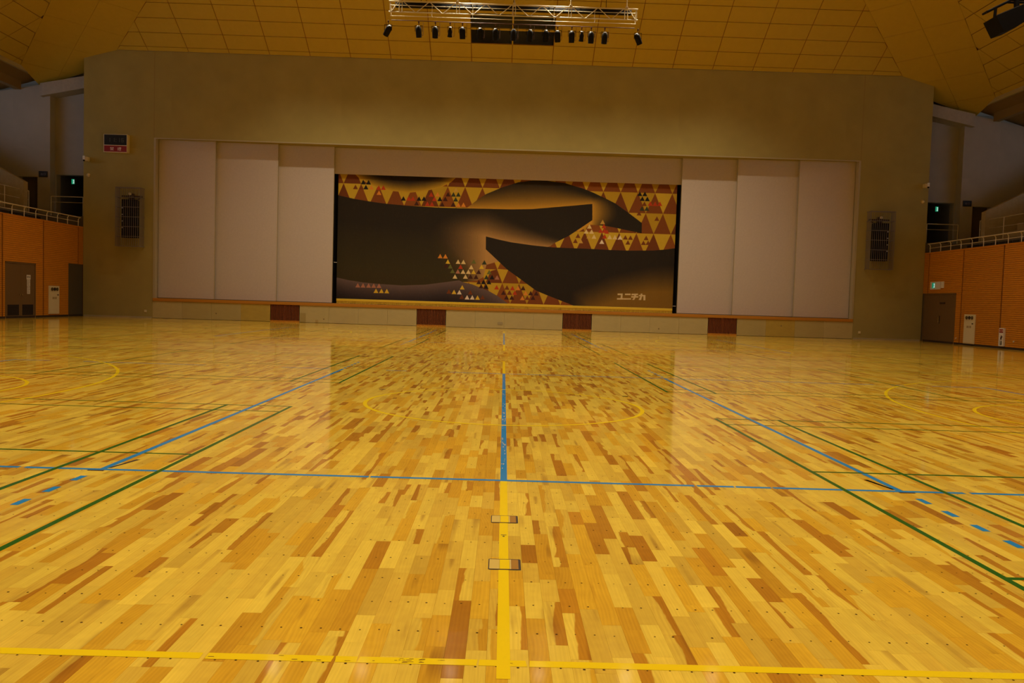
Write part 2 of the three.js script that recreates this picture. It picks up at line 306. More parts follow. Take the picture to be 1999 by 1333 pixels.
// ---------------------------------------------------------------- ceiling
const ceiling = struct('ceiling');
function clip(poly, x0, x1, y0, y1) {
  const cut = (P, f) => { const R = []; for (let i = 0; i < P.length; i++) { const a = P[i], b = P[(i + 1) % P.length], fa = f(a), fb = f(b); if (fa >= 0) R.push(a); if ((fa >= 0) !== (fb >= 0)) { const t = fa / (fa - fb); R.push([a[0] + (b[0] - a[0]) * t, a[1] + (b[1] - a[1]) * t]); } } return R; };
  let P = poly; for (const f of [p => p[0] - x0, p => x1 - p[0], p => p[1] - y0, p => y1 - p[1]]) { P = cut(P, f); if (P.length < 3) return null; } return P;
}
const inset = (P, k) => { const cx = P.reduce((s, p) => s + p[0], 0) / P.length, cy = P.reduce((s, p) => s + p[1], 0) / P.length; return P.map(p => [p[0] + Math.sign(cx - p[0]) * Math.min(k, Math.abs(cx - p[0])), p[1] + Math.sign(cy - p[1]) * Math.min(k, Math.abs(cy - p[1]))]); };
function sheet(poly, O, e1, e2, t0, t1) {           // polygon in the plane (O, e1, e2), from t0 to t1 along the upward normal
  const n = e1.clone().cross(e2).normalize(); if (n.y < 0) n.negate();
  const g = prism(poly, 0, t1 - t0); const flip = e1.clone().cross(e2).dot(n) < 0;
  const m = new THREE.Matrix4().makeBasis(e1, e2, flip ? n.clone().negate() : n); if (flip) g.translate(0, 0, -(t1 - t0));
  g.applyMatrix4(m); const o = O.clone().addScaledVector(n, t0); g.translate(o.x, o.y, o.z); return g;
}
const SL = .6, K = Math.hypot(1, SL), ZC = -9.1;
function panels(poly, O, e1, e2, us, vs, gap, skip) {
  const out = [];
  for (let i = 0; i + 1 < us.length; i++) for (let j = 0; j + 1 < vs.length; j++) { if (skip && skip(i, j)) continue; const P = clip(poly, us[i], us[i + 1], vs[j], vs[j + 1]); if (!P) continue; const a = Math.abs(P.reduce((s, p, k) => { const q = P[(k + 1) % P.length]; return s + p[0] * q[1] - q[0] * p[1]; }, 0)) / 2; if (a < .03) continue; out.push(sheet(inset(P, gap / 2), O, e1, e2, 0, .03)); }
  return out;
}
const seq = (a, b, d) => { const r = []; for (let v = a; v < b + d * .99; v += d) r.push(v); return r; };
{ // front slope
  const O = V(0, 13.07, -30), e1 = V(1, 0, 0), e2 = V(0, SL / K, 1 / K), Lz = 11.55, poly = [[-19.35, 0], [19.35, 0], [7.8, Lz * K], [-7.8, Lz * K]];
  const us = seq(-19.8, 19.8, 1.98), vs = [0, .24 * K]; for (let z = .24 + .745; z < Lz + .7; z += .745) vs.push(z * K);
  const open = (i, j) => (i === 9 || i === 10) && (j === 2 || j === 3);
  for (const g of panels(poly, O, e1, e2, us, vs, .035, open)) mesh('ceiling_panel', uvMetres(g, .6), M.ceiling, ceiling);
  const hole = [[-1.97, vs[2]], [1.97, vs[2]], [1.97, vs[4]], [-1.97, vs[4]]];
  const sh = (() => { const s = new THREE.Shape(poly.map(p => new THREE.Vector2(...p))); s.holes.push(new THREE.Path(hole.map(p => new THREE.Vector2(...p)))); const g = new THREE.ExtrudeGeometry(s, { depth: .03, bevelEnabled: false }); const n = e1.clone().cross(e2).negate(); g.applyMatrix4(new THREE.Matrix4().makeBasis(e1, e2, e1.clone().cross(e2))); const o = O.clone().addScaledVector(n, .06); g.translate(o.x, o.y, o.z); return g; })();
  mesh('ceiling_backing', sh, M.ceilingBack, ceiling);
  const at = (u, v, t) => O.clone().addScaledVector(e1, u).addScaledVector(e2, v).addScaledVector(V(0, 1 / K, -SL / K), t);
  mesh('hatch_divider', [sheet([[-1.97, vs[3] - .05], [1.97, vs[3] - .05], [1.97, vs[3] + .05], [-1.97, vs[3] + .05]], O, e1, e2, 0, .06), sheet([[-.035, vs[2]], [.035, vs[2]], [.035, vs[4]], [-.035, vs[4]]], O, e1, e2, .0, .055)], M.ceiling, ceiling);
}
for (const s of [-1, 1]) {
  { // side slope
    const O = V(s * 23.75, 12.05, ZC), e1 = V(0, 0, -s), e2 = V(-s / K, SL / K, 0), h = 20.4, t = 7.15, B = 13.25 * K, poly = [[-h, 0], [h, 0], [t, B], [-t, B]];
    // panels only over the end near the stage, plain sheet beyond
    const farPoly = s < 0 ? clip(poly, -h, -9, -1, B + 1) : clip(poly, 9, h, -1, B + 1), nearPoly = s < 0 ? clip(poly, -9, h, -1, B + 1) : clip(poly, -h, 9, -1, B + 1);
    const us = s < 0 ? seq(-21.78, -9 - 1.98, 1.98).concat([-9]) : [9].concat(seq(9.9, 21.78, 1.98)), vs = [0]; for (let v = .85 * .35; v < B + .8; v += .845) vs.push(v);
    for (const g of panels(farPoly, O, e1, e2, us, vs, .035)) mesh('ceiling_panel', uvMetres(g, .6), M.ceiling, ceiling);
    mesh('ceiling_backing', sheet(farPoly, O, e1, e2, .06, .09), M.ceilingBack, ceiling);
    mesh('ceiling_slope', uvMetres(sheet(nearPoly, O, e1, e2, 0, .06), .6), M.ceiling, ceiling);
    mesh('eave_trim', box(s * 23.72, s * 23.85, 11.86, 12.06, -31, 12), M.concreteTrim, ceiling);
    mesh('gallery_soffit', prism([[s * 23.8, 11.98], [s * 23.8, 11.9], [s * 30, 10.1], [s * 30, 10.2]], -31.4, 12.2, 'z'), M.soffit, ceiling);
    mesh('soffit_beam', box(s * 24.6, s * 24.9, 11.25, 11.75, -31, 12), M.soffit, ceiling);
  }
  for (const q of [-1, 1]) { // hip strips in the corners
    const A = V(s * 19.35, 13.07, q < 0 ? -30 : 2 * ZC + 30), dir = V(-s, SL, -q).normalize(), L0 = V(s * 23.75, 12.05, q < 0 ? -29.5 : 2 * ZC + 29.5);
    const across = L0.clone().sub(A), e2 = across.clone().addScaledVector(dir, -across.dot(dir)).normalize(), W = across.dot(e2), off = across.dot(dir), len = Math.hypot(11.55, 11.55 * SL, 11.55), len2 = Math.hypot(13.25, 13.25 * SL, 13.25);
    const Q = V(s * 23.75, 11.49, q < 0 ? -31.2 : 2 * ZC + 31.2).sub(A), poly = [[-1.4, 0], [len, 0], [off + len2, W], [off, W], [Q.dot(dir), Q.dot(e2)]];
    if (q < 0) for (const g of panels(poly, A, dir, e2, seq(-4.6, len2 + 1, 1.9), [0, W / 2, W], .012)) mesh('hip_panel', uvMetres(g, .6), M.ceiling, ceiling);
    else mesh('hip_strip', sheet(poly, A, dir, e2, 0, .03), M.ceiling, ceiling);
    mesh('ceiling_backing', sheet(poly, A, dir, e2, .05, .08), M.ceilingBack, ceiling);
  }
}
{ const z1 = 2 * ZC + 18.45, O = V(0, 13.07, 2 * ZC + 30); mesh('ceiling_slope', sheet([[-19.35, 0], [19.35, 0], [7.8, 11.55 * K], [-7.8, 11.55 * K]], O, V(1, 0, 0), V(0, SL / K, -1 / K), 0, .06), M.ceiling, ceiling);
  mesh('ceiling_flat', prism([[-7.8, -18.45], [7.8, -18.45], [10.5, -16.25], [10.5, -1.95], [7.8, z1], [-7.8, z1], [-10.5, -1.95], [-10.5, -16.25]], 20, 20.06, 'y'), M.ceiling, ceiling);
  mesh('roof_slab', box(-30.6, 30.6, 21.4, 21.7, -33.2, 12.7), M.ceilingBack, ceiling); }

// ---------------------------------------------------------------- side walls, galleries
const wallBack = struct('wall_back'); mesh('wall_face', uvMetres(box(-30.5, 30.5, 0, 21.4, 12, 12.4), .12), M.concrete, wallBack);
const slatWood = Array.from({ length: 3 }, (_, i) => std(lin(.69 + i * .04, .255 + i * .014, .006), { roughness: .5, map: dataTex(512, 128, (x, y) => { const n = (fbm(x / 60, y / 3 + i * 40) - .5) * .3; return [s8(.82 * (1 + n)), s8(.82 * (1 + n * 1.2)), s8(.82 * (1 + n * 1.2))]; }) }));
function slatPanel(s, z0, z1, y0, y1, mat, parent) {
  const P = .086, geos = []; const xf = s * 20.95, xb = s * 20.985;
  for (let k = Math.floor(y0 / P); k * P < y1; k++) { const a = Math.max(y0, k * P + .005), b = Math.min(y1, (k + 1) * P - .005); if (b - a < .01) continue; geos.push(box(Math.min(xf, xb), Math.max(xf, xb), a, b, z0, z1)); }
  const m = mesh('slatted_panel', uvMetres(mergeGeometries(geos.map(plain)), .7), mat, parent); return m;
}
for (const s of [-1, 1]) {
  const side = s < 0 ? 'left' : 'right', w = struct(`wall_${side}`), X = v => s * v;
  mesh('wall_core', box(X(20.985), X(21.25), 0, 4.37, -31.0, 12), std(lin(.10, .035, .01)), w);
  mesh('wall_cap', rbox(Math.min(X(20.93), X(21.3)), Math.max(X(20.93), X(21.3)), 4.36, 4.405, -30.0, 12, .01), slatWood[1], w);
  mesh('kick_strip', box(X(20.955), X(20.985), 0, .09, -29.99, 12), M.darkBrown, w);
  const seams = []; for (let z = -29.55; z < 12; z += 3) seams.push(z); const cuts = [-29.99, ...seams, 12];
  const holes = s < 0 ? [[-25.95, -23.72, 2.4], [-29.99, -28.65, 2.55]] : [[-29.99, -26.98, 2.38]];
  for (let i = 0; i + 1 < cuts.length; i++) {
    let a = cuts[i] + .045, b = cuts[i + 1] - .045; if (i === 0) a = cuts[0];
    let parts = [[a, b, .09]];
    for (const [h0, h1, ht] of holes) { const np = []; for (const [p, q, y] of parts) { if (h1 <= p || h0 >= q) { np.push([p, q, y]); continue; } if (p < h0) np.push([p, h0, y]); if (q > h1) np.push([h1, q, y]); np.push([Math.max(p, h0), Math.min(q, h1), ht]); } parts = np; }
    for (const [p, q, y] of parts) if (q - p > .03) slatPanel(s, p, q, y, 4.36, slatWood[(i + (s > 0 ? 1 : 0)) % 3], w);
  }
  // gallery decks, outer wall with windows, end wall
  const g = struct(`floor_gallery_${side}`);
  mesh('lower_deck', box(X(21.25), X(22.9), 3.7, 3.9, -31.4, 12), M.galleryFloor, g);
  mesh('upper_deck', box(X(22.9), X(30), 3.7, 4.95, -31.4, 12), M.galleryFloor, g);
  mesh('end_platform', box(X(20.96), X(22.9), 3.9, 4.95, -31.4, -30.35), M.galleryFloor, g);
  for (let k = 0; k < 7; k++) mesh('seat_tier', box(X(23.75 + k * .62), X(30), 4.95 + k * .44, 5.39 + k * .44, -28.2, 12), M.standCream, g);
  mesh('stand_parapet', prism([[X(23.0), 4.95], [X(23.0), 6.36], [X(29.9), 11.2 - .0], [X(29.9), 4.95]].map(p => [p[0], Math.min(p[1], 10.0)]), -28.84, -28.5, 'z'), M.standCream, g);
  const ow = struct(`wall_gallery_${side}`);
  const wy = s < 0 ? 7.4 : 8.6; const wins = [[-27.5, -20.5], [-18, -11], [-8.5, -1.5], [1, 8]];
  mesh('outer_wall', uvMetres(prism([[-33, 0], [12.2, 0], [12.2, 21.4], [-33, 21.4]], Math.min(X(30), X(30.4)), Math.max(X(30), X(30.4)), 'x', wins.map(([a, b]) => [[a, wy], [b, wy], [b, 9.7], [a, 9.7]])), .12), M.galleryWall, ow);
  wins.forEach(([a, b]) => { const wn = struct('window'); wn.name = `window_${used.get('win') || 1}`; used.set('win', (used.get('win') || 1) + 1);
    mesh('pane', box(X(30.18), X(30.19), wy, 9.7, a, b), new THREE.MeshPhysicalMaterial({ color: 0xffffff, transmission: 1, roughness: 0, thickness: 0 }), wn);
    const fr = [box(X(30.14), X(30.24), wy, wy + .06, a, b), box(X(30.14), X(30.24), 9.64, 9.7, a, b)]; for (let k = 0; k <= 4; k++) { const z = a + (b - a) * k / 4; fr.push(box(X(30.14), X(30.24), wy + .06, 9.64, Math.max(a, z - .03), Math.min(b, z + .03))); } mesh('window_frame', fr, M.concreteTrim, wn); });
  const ew = struct(`wall_end_${side}`);
  mesh('end_wall', uvMetres(prism([[X(23.15), 3.9], [X(30), 3.9], [X(30), 10.3], [X(23.15), 11.62]], -31.5, -31.0, 'z', [[[X(23.78), 4.95], [X(24.76), 4.95], [X(24.76), 6.92], [X(23.78), 6.92]]]), .12), M.galleryWall, ew);
  mesh('doorway_back', box(X(23.7), X(24.85), 4.9, 7.0, -31.6, -31.4), std(lin(.14, .10, .05)), ew);
  mesh('recess_wall', uvMetres(prism([[X(20.96), 3.9], [X(23.15), 3.9], [X(23.15), 11.3], [X(20.96), 11.6]], -31.9, -31.5, 'z', [[[X(21.55), 4.95], [X(23.1), 4.95], [X(23.1), 7.14], [X(21.55), 7.14]]]), .12), M.galleryWall, ew);
  mesh('corridor', [box(X(21.3), X(23.4), 4.8, 7.4, -38.1, -38), box(X(21.3), X(21.4), 4.8, 7.4, -38, -31.9), box(X(23.3), X(23.4), 4.8, 7.4, -38, -31.9), box(X(21.3), X(23.4), 7.35, 7.45, -38, -31.9), box(X(21.3), X(23.4), 4.75, 4.95, -38, -31.9)], M.galleryFloor, ew);
  mesh('return_wall', box(X(20.86), X(20.955), 3.7, 12.6, -31.9, -31.05), M.galleryWall, ew);
  mesh('end_beam', prism([[X(23.5), 10.90], [X(23.5), 11.53], [X(20.97), 12.02], [X(20.97), 11.42]], -31.5, -30.72, 'z'), M.galleryWall, ew);
  mesh('attic_wall', box(-30.5 * (s < 0 ? 1 : -1), X(18), 12.0, 21.4, -33, -31.95), M.galleryWall, ew);
}
{ const a = struct('wall_attic'); mesh('attic_wall', [box(-20.9, 20.9, 13.05, 21.4, -31.95, -31.6), box(-30.5, 30.5, 10, 13, -33.2, -32.96), box(-30.5, 30.5, 9.95, 10.05, -33.2, -31.92)], M.galleryWall, a); }

// ---------------------------------------------------------------- stage curtain with its woven design
const ART = {"hull1":[[-8.905,6.569],[-8.552,6.476],[-7.781,6.332],[-6.905,6.217],[-6.134,6.138],[-5.141,6.083],[-3.678,6.033],[-2.371,6.033],[-1.273,6.044],[0.192,6.061],[1.29,6.111],[2.386,6.239],[3.483,6.362],[4.326,6.466],[4.355,5.645],[3.886,5.307],[3.168,4.802],[2.446,4.414],[2.241,4.251]],"hull2top":[[-1.063,4.644],[-0.364,4.496],[0.242,4.385],[1.348,4.265],[2.401,4.19],[3.478,4.182],[4.504,4.172],[5.347,4.15],[6.347,4.15],[7.504,4.191],[8.186,4.264],[8.762,4.361]],"hull2diag":[[-1.05,3.992],[0.09,2.981],[0.745,2.543],[1.595,1.954],[2.218,1.721],[3.539,1.248],[3.953,1.089]],"sail":[[-2.24,6.0],[-2.084,6.057],[-1.506,6.517],[-1.111,6.789],[-0.353,7.134],[0.516,7.442],[1.244,7.558],[1.976,7.566],[2.895,7.473],[3.82,7.23],[4.377,7.029],[5.016,6.748],[5.497,6.529],[6.156,6.097],[6.898,5.575],[6.907,5.054],[6.19,5.18],[5.663,5.276],[5.066,5.369],[4.261,5.407],[3.686,5.04]],"lens":[[-7.807,7.587],[-7.595,7.387],[-7.094,7.118],[-6.569,6.94],[-5.862,6.794],[-5.001,6.744],[-4.221,6.846],[-3.443,7.052],[-2.928,7.328],[-2.598,7.649]],"wave":[[-8.824,2.381],[-8.613,2.317],[-8.035,2.204],[-7.311,2.114],[-6.461,2.056],[-5.28,2.018],[-4.102,2.091],[-3.135,2.241],[-2.377,2.369],[-2.19,2.28],[-1.715,2.187],[-1.237,2.01],[-0.852,1.87],[-0.396,1.637],[0.152,1.264],[0.528,1.012]],"patch":[[-2.19,2.28],[-1.484,2.37],[-1.096,2.591],[-0.763,2.89],[-0.386,3.006],[0.09,2.981]],"small":[[-3.374,3.46,"o"],[-3.107,3.459,"o"],[-2.975,3.19,"y"],[-1.646,2.708,"y"],[-1.24,2.98,"y"],[-2.203,1.9,"y"],[-2.617,1.652,"y"],[-1.403,1.398,"y"],[-2.451,3.202,"c"],[-2.177,3.198,"c"],[-1.771,2.947,"c"],[-2.182,2.703,"c"],[-1.911,2.707,"c"],[-2.589,2.443,"c"],[-2.053,2.455,"c"],[-2.343,1.648,"w"],[-1.941,1.396,"w"],[-1.673,1.397,"w"],[-2.841,2.954,"g"],[-1.649,3.238,"g"],[-2.722,2.722,"g"],[-0.842,2.721,"g"],[-1.105,3.208,"e"],[-0.977,2.457,"e"],[-2.449,2.707,"p"],[-0.433,2.462,"p"],[-1.381,2.716,"d"],[-1.793,2.463,"d"],[-1.509,2.457,"d"],[-1.235,1.989,"d"],[-3.059,2.994,"d"],[-1.36,2.198,"d"],[-1.123,2.205,"k"],[-0.84,2.213,"k"],[-0.693,2.466,"k"],[-0.975,1.973,"k"],[-0.437,1.954,"r"],[-2.314,2.947,"r"],[0.091,1.958,"b"],[-2.883,1.667,"b"],[-1.782,1.653,"b"],[-2.214,1.416,"b"],[-1.148,1.424,"b"],[0.217,1.702,"b"],[0.083,1.45,"b"],[-7.552,1.842,"p"],[-7.281,1.843,"p"],[-6.998,1.847,"p"],[-6.738,1.85,"p"],[-6.467,1.852,"p"],[-6.615,1.587,"y"],[-6.336,1.591,"y"],[-6.06,1.588,"y"],[0.091,1.96,"b"],[0.241,1.7,"b"],[1.148,1.468,"b"],[0.376,1.941,"r"],[0.501,1.708,"r"],[0.66,1.949,"o"],[1.058,1.701,"o"],[0.9,1.448,"o"],[0.92,1.957,"d"],[1.319,1.709,"d"],[1.603,1.706,"d"],[0.082,1.459,"d"],[0.355,1.455,"d"],[1.445,1.477,"d"],[-0.079,1.691,"d"],[4.221,5.206,"c"],[4.066,4.947,"c"],[4.339,4.949,"c"],[4.469,4.698,"c"],[5.274,4.701,"c"],[5.544,4.699,"c"],[4.206,4.7,"t"],[3.794,4.449,"t"],[4.886,5.455,"t"],[5.81,4.694,"w"],[4.879,4.45,"w"],[4.803,5.012,"r"],[5.0,5.018,"r"],[5.116,4.973,"r"],[5.01,4.725,"r"],[4.959,5.246,"r"],[3.647,4.715,"b"],[3.525,4.45,"b"],[6.079,4.709,"b"],[6.342,4.701,"b"],[6.22,4.452,"b"],[7.148,4.71,"b"],[7.019,4.46,"b"],[5.807,4.505,"b"],[7.256,4.468,"b"],[6.737,6.944,"k"],[6.998,6.947,"k"],[6.876,6.701,"k"],[7.133,6.697,"k"],[6.877,6.194,"e"],[7.127,6.202,"e"],[7.658,5.71,"b"],[6.737,5.954,"b"],[6.993,6.445,"b"],[7.292,6.467,"r"],[7.541,6.462,"r"],[7.778,6.47,"r"],[-7.381,7.091,"k"],[-7.111,7.088,"k"],[-7.242,6.839,"k"],[-5.322,6.328,"k"],[-7.774,6.834,"b"],[-7.469,6.832,"b"],[-6.965,6.836,"o"],[-6.572,6.58,"o"],[-6.589,6.836,"r"],[-6.355,6.844,"r"],[-5.052,6.336,"r"],[-4.526,6.344,"k"],[-4.273,6.352,"k"],[-3.464,6.364,"k"],[-2.778,6.612,"e"],[-2.53,6.62,"e"],[-2.659,6.369,"e"],[-2.654,6.857,"t"],[-3.913,6.571,"r"],[-3.738,6.356,"r"],[-4.834,6.334,"r"],[-4.097,6.098,"r"],[-3.862,6.092,"r"],[-3.587,6.594,"o"],[-2.515,6.096,"o"],[-2.254,6.104,"o"],[-3.339,6.096,"d"],[-2.777,6.113,"d"],[-3.052,6.611,"d"],[-3.189,6.373,"d"],[-4.646,6.107,"d"]],"text":[[[5.784,1.939],[6.051,1.947],[6.042,1.709],[6.107,1.711],[6.11,1.634],[5.766,1.624],[5.763,1.701],[5.947,1.707],[5.959,1.861],[5.787,1.856]],[[6.164,1.944],[6.457,1.953],[6.46,1.876],[6.167,1.867]],[[6.113,1.706],[6.488,1.717],[6.49,1.646],[6.116,1.635]],[[6.503,1.949],[6.833,1.964],[6.835,1.891],[6.743,1.879],[6.733,1.831],[6.858,1.835],[6.86,1.761],[6.714,1.757],[6.651,1.633],[6.544,1.636],[6.623,1.754],[6.492,1.75],[6.489,1.824],[6.638,1.828],[6.648,1.876],[6.505,1.872]],[[6.879,1.901],[6.968,1.903],[6.977,1.969],[7.067,1.972],[7.063,1.906],[7.221,1.905],[7.228,1.633],[7.127,1.63],[7.119,1.837],[7.056,1.835],[7.008,1.638],[6.877,1.64],[6.965,1.832],[6.882,1.83]]]};
const CW = 17.28, CY0 = 1.0, CY1 = 7.7;
const curtainMap = canvasTex(2048, 800, (c, w, h) => {
  const X = x => (x + CW / 2) / CW * w, Y = y => (CY1 - y) / (CY1 - CY0) * h;
  const path = P => { c.beginPath(); P.forEach((p, i) => i ? c.lineTo(X(p[0]), Y(p[1])) : c.moveTo(X(p[0]), Y(p[1]))); c.closePath(); };
  const fill = (P, col) => { path(P); c.fillStyle = col; c.fill(); };
  const rgb = a => `rgb(${a.map(v => Math.round(v)).join(',')})`;
  const GOLD = [196, 158, 34], GOLD2 = [184, 146, 26], BRN = [126, 66, 16], BRN2 = [112, 56, 14], DARK = [36, 27, 14];
  // lattice of tall triangles
  const lattice = (yb, xa, pit, hgt, rows, clipP) => {
    c.save(); if (clipP) { path(clipP); c.clip(); }
    c.fillStyle = rgb(GOLD); c.fillRect(0, 0, w, h);
    for (let r = -2; r < rows; r++) for (let k = -24; k < 24; k++) {
      const y = yb - r * hgt, x = xa + k * pit + ((((r % 2) + 2) % 2) ? pit / 2 : 0), q = rnd();
      fill([[x, y], [x + pit / 2, y - hgt], [x - pit / 2, y - hgt]], rgb(q < .5 ? BRN : q < .8 ? BRN2 : [138, 74, 18]));
      if (rnd() < .5) fill([[x, y], [x + pit, y], [x + pit / 2, y - hgt]], rgb(rnd() < .5 ? GOLD2 : [204, 168, 40]));
    }
    c.restore();
  };
  lattice(7.11, -2.192, .883, 1.033, 8);
  // bands of woven colour stepping from one tone to another, clipped to an outline
  const mix = (a, b, t) => a.map((v, i) => v + (b[i] - v) * t);
  const bands = (outline, n, shape, from, to, ease = t => t) => { c.save(); path(outline); c.clip(); for (let i = 0; i < n; i++) { const t = i / (n - 1); fill(shape(t), rgb(mix(from, to, ease(t)))); } c.restore(); };
  const TAN = [186, 140, 78], GLOW = [206, 152, 44];
  // dark lens at the top left, gold at its lower rim
  { const P = ART.lens, top = [[-5.2, 8], [-10, 8]].slice(0, 0); const out = [[P[0][0], 8], ...P, [P[P.length - 1][0], 8]];
    bands(out, 14, t => out.map(p => [p[0], p[1] + t * .85]), [190, 148, 30], [30, 20, 8], t => Math.min(1, t * 1.6)); }
  // upper sail glowing round the first prow
  { const S = ART.sail; fill(S, rgb([34, 26, 12])); c.save(); path(S); c.clip(); const T = ART.hull1.slice(7, 14), n = 26;
    for (let i = 0; i < n; i++) { const k = 1 - i / (n - 1), P = T.map(p => [p[0] - k * .2, p[1] + k * (.25 + 1.15 * Math.sin(Math.PI * Math.min(1, Math.max(0, (p[0] + 2.9) / 7.8))))]);
      for (let j = 0; j <= 10; j++) { const q = Math.PI / 2 - j * .24; P.push([4.32 + Math.cos(q) * (1.25 * k + .02) + k * .1, 6.05 + Math.sin(q) * (.42 + .42 * k)]); } P.push([4.3, 4.9], [3.5, 4.9]);
      fill(P, rgb(mix([34, 26, 12], GLOW, Math.pow(1 - k, 1.15)))); } c.restore(); }
  // first hull with the tan glow over the second prow
  { const H1 = ART.hull1, tip = ART.hull2top[0], low = [[-1.0, 3.2], [-1.2, 2.3], [-2.2, 2.1], [-2.4, 0], [-10, 0]];
    const out = [...H1, ...low]; fill(out, rgb(DARK));
    c.save(); path(out); c.clip();
    { const n = 30, T = ART.hull2top.slice(0, 6); for (let i = 0; i < n; i++) { const k = 1 - i / (n - 1), P = [[3.9, 3.7]];
      T.slice().reverse().forEach(p => P.push([p[0] + k * .1, p[1] + k * (1.45 - Math.max(0, p[0] + 1.06) * .26)]));
      for (let j = 0; j <= 12; j++) { const q = Math.PI / 2 + j * .2; P.push([-1.065 + Math.cos(q) * (2.9 * k + .01), 4.64 - (j < 8 ? 0 : (j - 7) * .38) + Math.sin(q) * (j < 8 ? 1.45 * k : 0)]); }
      P.push([-1.0 - k * 1.6, 2.0], [.4, 2.0], [1.5, 3.6]); fill(P, rgb(mix(DARK, TAN, Math.pow(1 - k, 1.3)))); } }
    // brown weft lower down
    for (let i = 0; i < 16; i++) { const t = i / 15; c.globalAlpha = .10; fill([[-10, 5.2 - t * 2.4], [-3.8 + t * .8, 4.9 - t * 2.4], [-1.9, 3.2 - t * 1.2], [-2.2, 0], [-10, 0]], rgb([66, 46, 12])); c.globalAlpha = 1; }
    c.restore();
    c.save(); path([...H1.slice(9), [3.2, 4.6], [.5, 5.9]]); c.clip(); for (let i = 0; i < 12; i++) { c.globalAlpha = .30; fill([[2.5 + i * .2, 7], [6, 7], [6, 5.6 - i * .02], [3.6 + i * .1, 4.4 - .02 * i]], rgb([32, 24, 13])); } c.globalAlpha = 1; c.restore(); }
  // low pattern patch between wave and second hull
  { const out = [...ART.patch, ...ART.hull2diag.slice(1), [2, 0], [.3, 0]]; lattice(2.285, -.154, .86, 1.03, 4, out); }
  // grey violet wave at the bottom left
  { const W = ART.wave, out = [...W, [.6, 0], [-10, 0]]; bands(out, 16, t => out.map(p => [p[0], p[1] - t * .9 - (p[0] < -3 ? 0 : t * .25)]), [104, 84, 78], [34, 24, 24]); }
  // second hull
  { const out = [...ART.hull2top, [10, 0], ...ART.hull2diag.slice().reverse()]; fill(out, rgb([34, 25, 13])); c.save(); path(out); c.clip();
    for (let i = 0; i < 22; i++) { const t = i / 21; fill([[3.2 - t * -1.4, .2], [3.4 + t * 1.2, 2.0 - t * .9], [5.4 + t * .6, 2.9 - t * 1.15], [7.4, 3.4 - t * 1.3], [10, 3.6 - t * 1.4], [10, 0]], rgb(mix([34, 25, 13], [134, 98, 24], t))); } c.restore(); }
  // scattered small triangles
  const COL = { o: [222, 140, 44], y: [222, 184, 48], c: [226, 200, 138], w: [232, 216, 190], g: [104, 108, 50], e: [50, 58, 34], p: [176, 118, 92], d: [66, 28, 16], k: [16, 11, 10], r: [186, 58, 18], b: [118, 58, 18], t: [202, 160, 70] };
  for (const [x, y, k] of ART.small) { const a = .125, g = .228; fill([[x - a, y], [x + a, y], [x, y + g]], rgb(COL[k])); }
  // maker's name
  for (const g of ART.text) fill(g, 'rgb(214,190,140)');
  // weave
  for (let i = 0; i < 9000; i++) { c.globalAlpha = .05; c.fillStyle = rnd() < .5 ? '#000' : '#fff'; c.fillRect(rnd() * w, rnd() * h, 1, 4 + rnd() * 14); } c.globalAlpha = 1;
});
{
  const t = thing('stage_curtain', 'wide dark stage curtain with gold and brown triangle pattern and sweeping boat shapes', 'curtain', null, [0, 1.0, -31.16]);
  const g = new THREE.PlaneGeometry(CW, CY1 - CY0, 240, 4); const p = g.attributes.position; for (let i = 0; i < p.count; i++) { const x = p.getX(i); p.setZ(i, .006 * Math.sin(x * 5.1) + .004 * Math.sin(x * 11.3 + 1)); } g.computeVertexNormals(); g.translate(0, (CY1 - CY0) / 2, 0);
  mesh('woven_cloth', g, new THREE.MeshStandardMaterial({ map: curtainMap, roughness: .95, side: THREE.DoubleSide }), t);
  mesh('lining', box(-8.6, 8.6, .02, 6.7, -.06, -.03), M.black, t);
  mesh('fringe_band', rbox(-8.63, 8.63, .12, .245, -.02, .035, .01), std(lin(.80, .56, .03), { roughness: .6 }), t).userData.label = 'gold braid along the curtain hem';
  const th = []; for (let i = 0; i < 430; i++) { const x = -8.62 + i * .0401; th.push(box(x + .006, x + .034 + rr(-.004, .004), rr(.0, .015), .125, -.01, .02 + rr(0, .012))); }
  mesh('fringe', th, std(lin(.68, .46, .03), { roughness: .7 }), t).userData.kind = 'stuff';
}
for (const s of [-1, 1]) tag(mesh('curtain_cleat', rbox(s * 8.72 - .1, s * 8.72 + .1, s < 0 ? 3.08 : 1.36, s < 0 ? 3.11 : 1.39, -31.3, -31.24, .008), M.white), s < 0 ? 'small white cleat in the dark gap left of the stage curtain' : 'small white cleat in the dark gap right of the stage curtain', 'cleat');
for (const s of [-1, 1]) tag(mesh('wing_drape', prism(Array.from({ length: 41 }, (_, i) => [s * (8.4 + i * .06), -31.55 + .05 * Math.sin(i * 1.4)]).concat([[s * 10.8, -31.7], [s * 8.4, -31.7]]), 1.0, 8.9, 'y'), M.black), s < 0 ? 'black wing drape in the gap left of the stage curtain' : 'black wing drape in the gap right of the stage curtain', 'drape');

